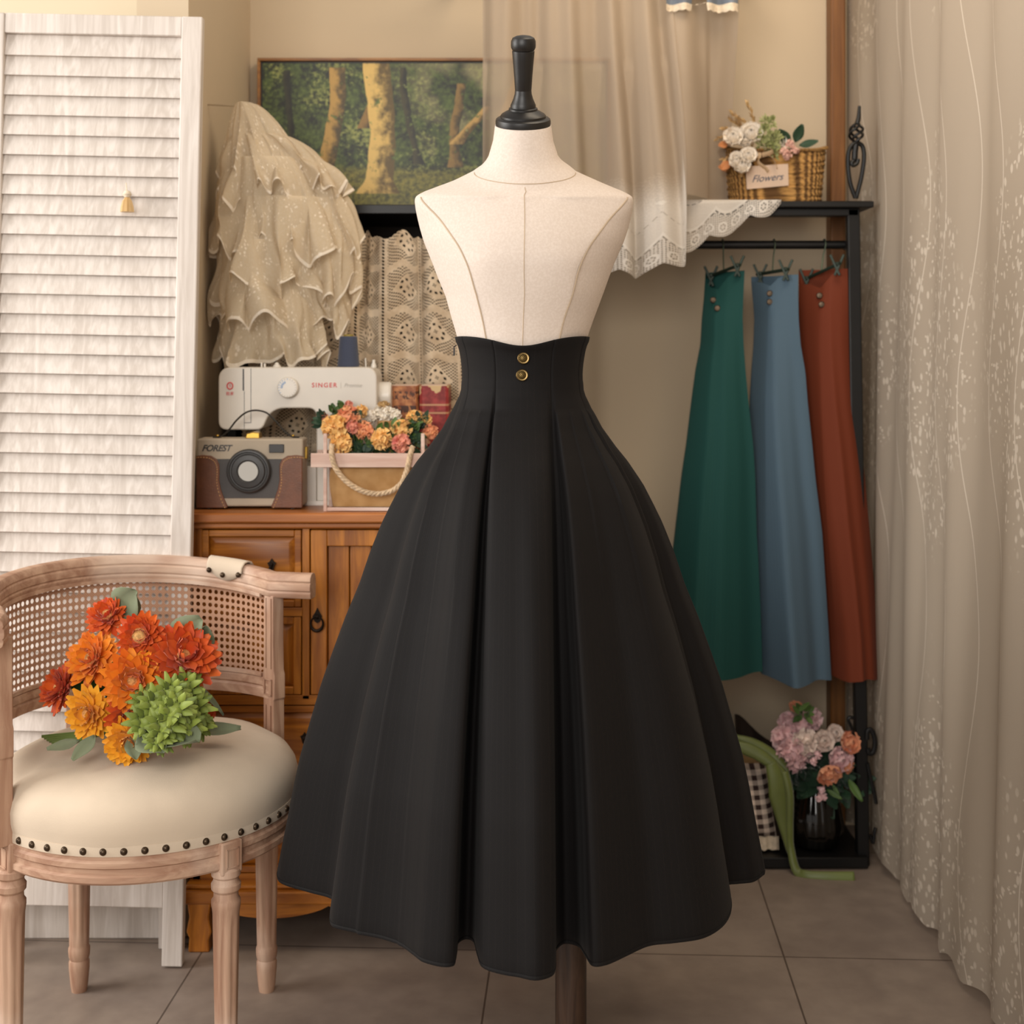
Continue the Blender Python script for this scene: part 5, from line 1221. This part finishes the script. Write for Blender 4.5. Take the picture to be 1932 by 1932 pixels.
for a, b in (((1505,1342),(1528,1325)),((1570,1480),(1583,1500)),((1560,1490),(1588,1508)),((1600,1470),(1625,1512)),((1508,1348),(1494,1330))): leaf(fl_, W(*a, -.05), W(*b, -.06), MAT['leaf'], .16, (0, -1, .4), .1, .3)
for k in range(7): stem(fl_, [(vx+.006*math.cos(k), VD+.006*math.sin(k), BZ+.02), (vx+.012*math.cos(k), VD+.012*math.sin(k), BZ+.15), W(1490+16*k, 1420+6*k, 0)], .0018)

# ------------------------------------------------------------------ lace panel along the right wall
LP = catmull([V(p) for p in ((.876,3.60,0),(.878,3.51,0),(.892,3.42,0),(.882,3.30,0),(.892,3.18,0),(.876,3.04,0),(.890,2.90,0),(.874,2.76,0),(.892,2.60,0),(.874,2.44,0),(.892,2.28,0),(.876,2.12,0),(.892,1.95,0),(.878,1.80,0),(.892,1.6,0))], 12)
ll = [0]
for a, b in zip(LP, LP[1:]): ll.append(ll[-1]+(b-a).length)
mb = MB()
mb.grid(lambda i, j: LP[i]+V((.006*math.sin(i*.5+j*.25)*(j/40), .008*math.sin(j*.2+i*.3), lerp(2.45, .012+.016*abs(math.sin(ll[i]*24)), j/40))), len(LP), 41, False, lambda i, j: (ll[min(i, len(LP)-1)], (1-j/40)*2.44))
tag(mb.build('lace_curtain_panel', MAT['lace_panel'], sharp=0), 'floor-length floral lace curtain hanging along the right wall', 'curtain')

# ------------------------------------------------------------------ camera, light
cam = bpy.data.objects.new('camera', bpy.data.cameras.new('camera')); COL.objects.link(cam)
cam.location = (0, 0, EYE); cam.rotation_euler = (pi/2, 0, 0)
cd = cam.data; cd.sensor_fit = 'HORIZONTAL'; cd.sensor_width = 36; cd.lens = F/1932*36; cd.shift_x = 0; cd.shift_y = -(966-HY)/1932
cd.clip_start = .05; cd.dof.use_dof = True; cd.dof.focus_distance = 2.2; cd.dof.aperture_fstop = 5.0
scene.camera = cam
def area(name, loc, target, size, sy, power, col):
    l = bpy.data.lights.new(name, 'AREA'); l.shape = 'RECTANGLE'; l.size = size; l.size_y = sy; l.energy = power; l.color = col
    o = bpy.data.objects.new(name, l); COL.objects.link(o); o.location = loc
    o.rotation_euler = (V(target)-V(loc)).to_track_quat('-Z', 'Y').to_euler(); return o
area('window_daylight', (-3.0, 1.95, 1.95), (.1, 2.45, 1.05), 1.5, 1.8, 68, (1, .97, .935))
area('front_fill', (-.9, -1.2, 2.0), (.55, 3.3, 1.0), 1.8, 1.6, 66, (1, .955, .90))  # unseen soft light added behind the camera to brighten the wall under the rack
area('ceiling_lamp', (.55, 2.35, 2.74), (.55, 3.4, 1.5), .9, .6, 9.5, (1, .83, .62))
w = bpy.data.worlds.new('room_ambient'); scene.world = w; w.use_nodes = True
w.node_tree.nodes['Background'].inputs[0].default_value = (1, .935, .87, 1); w.node_tree.nodes['Background'].inputs[1].default_value = .47
vs = scene.view_settings; vs.view_transform = 'Standard'; vs.look = 'None'; vs.gamma = 1; vs.use_curve_mapping = False; vs.exposure = .38
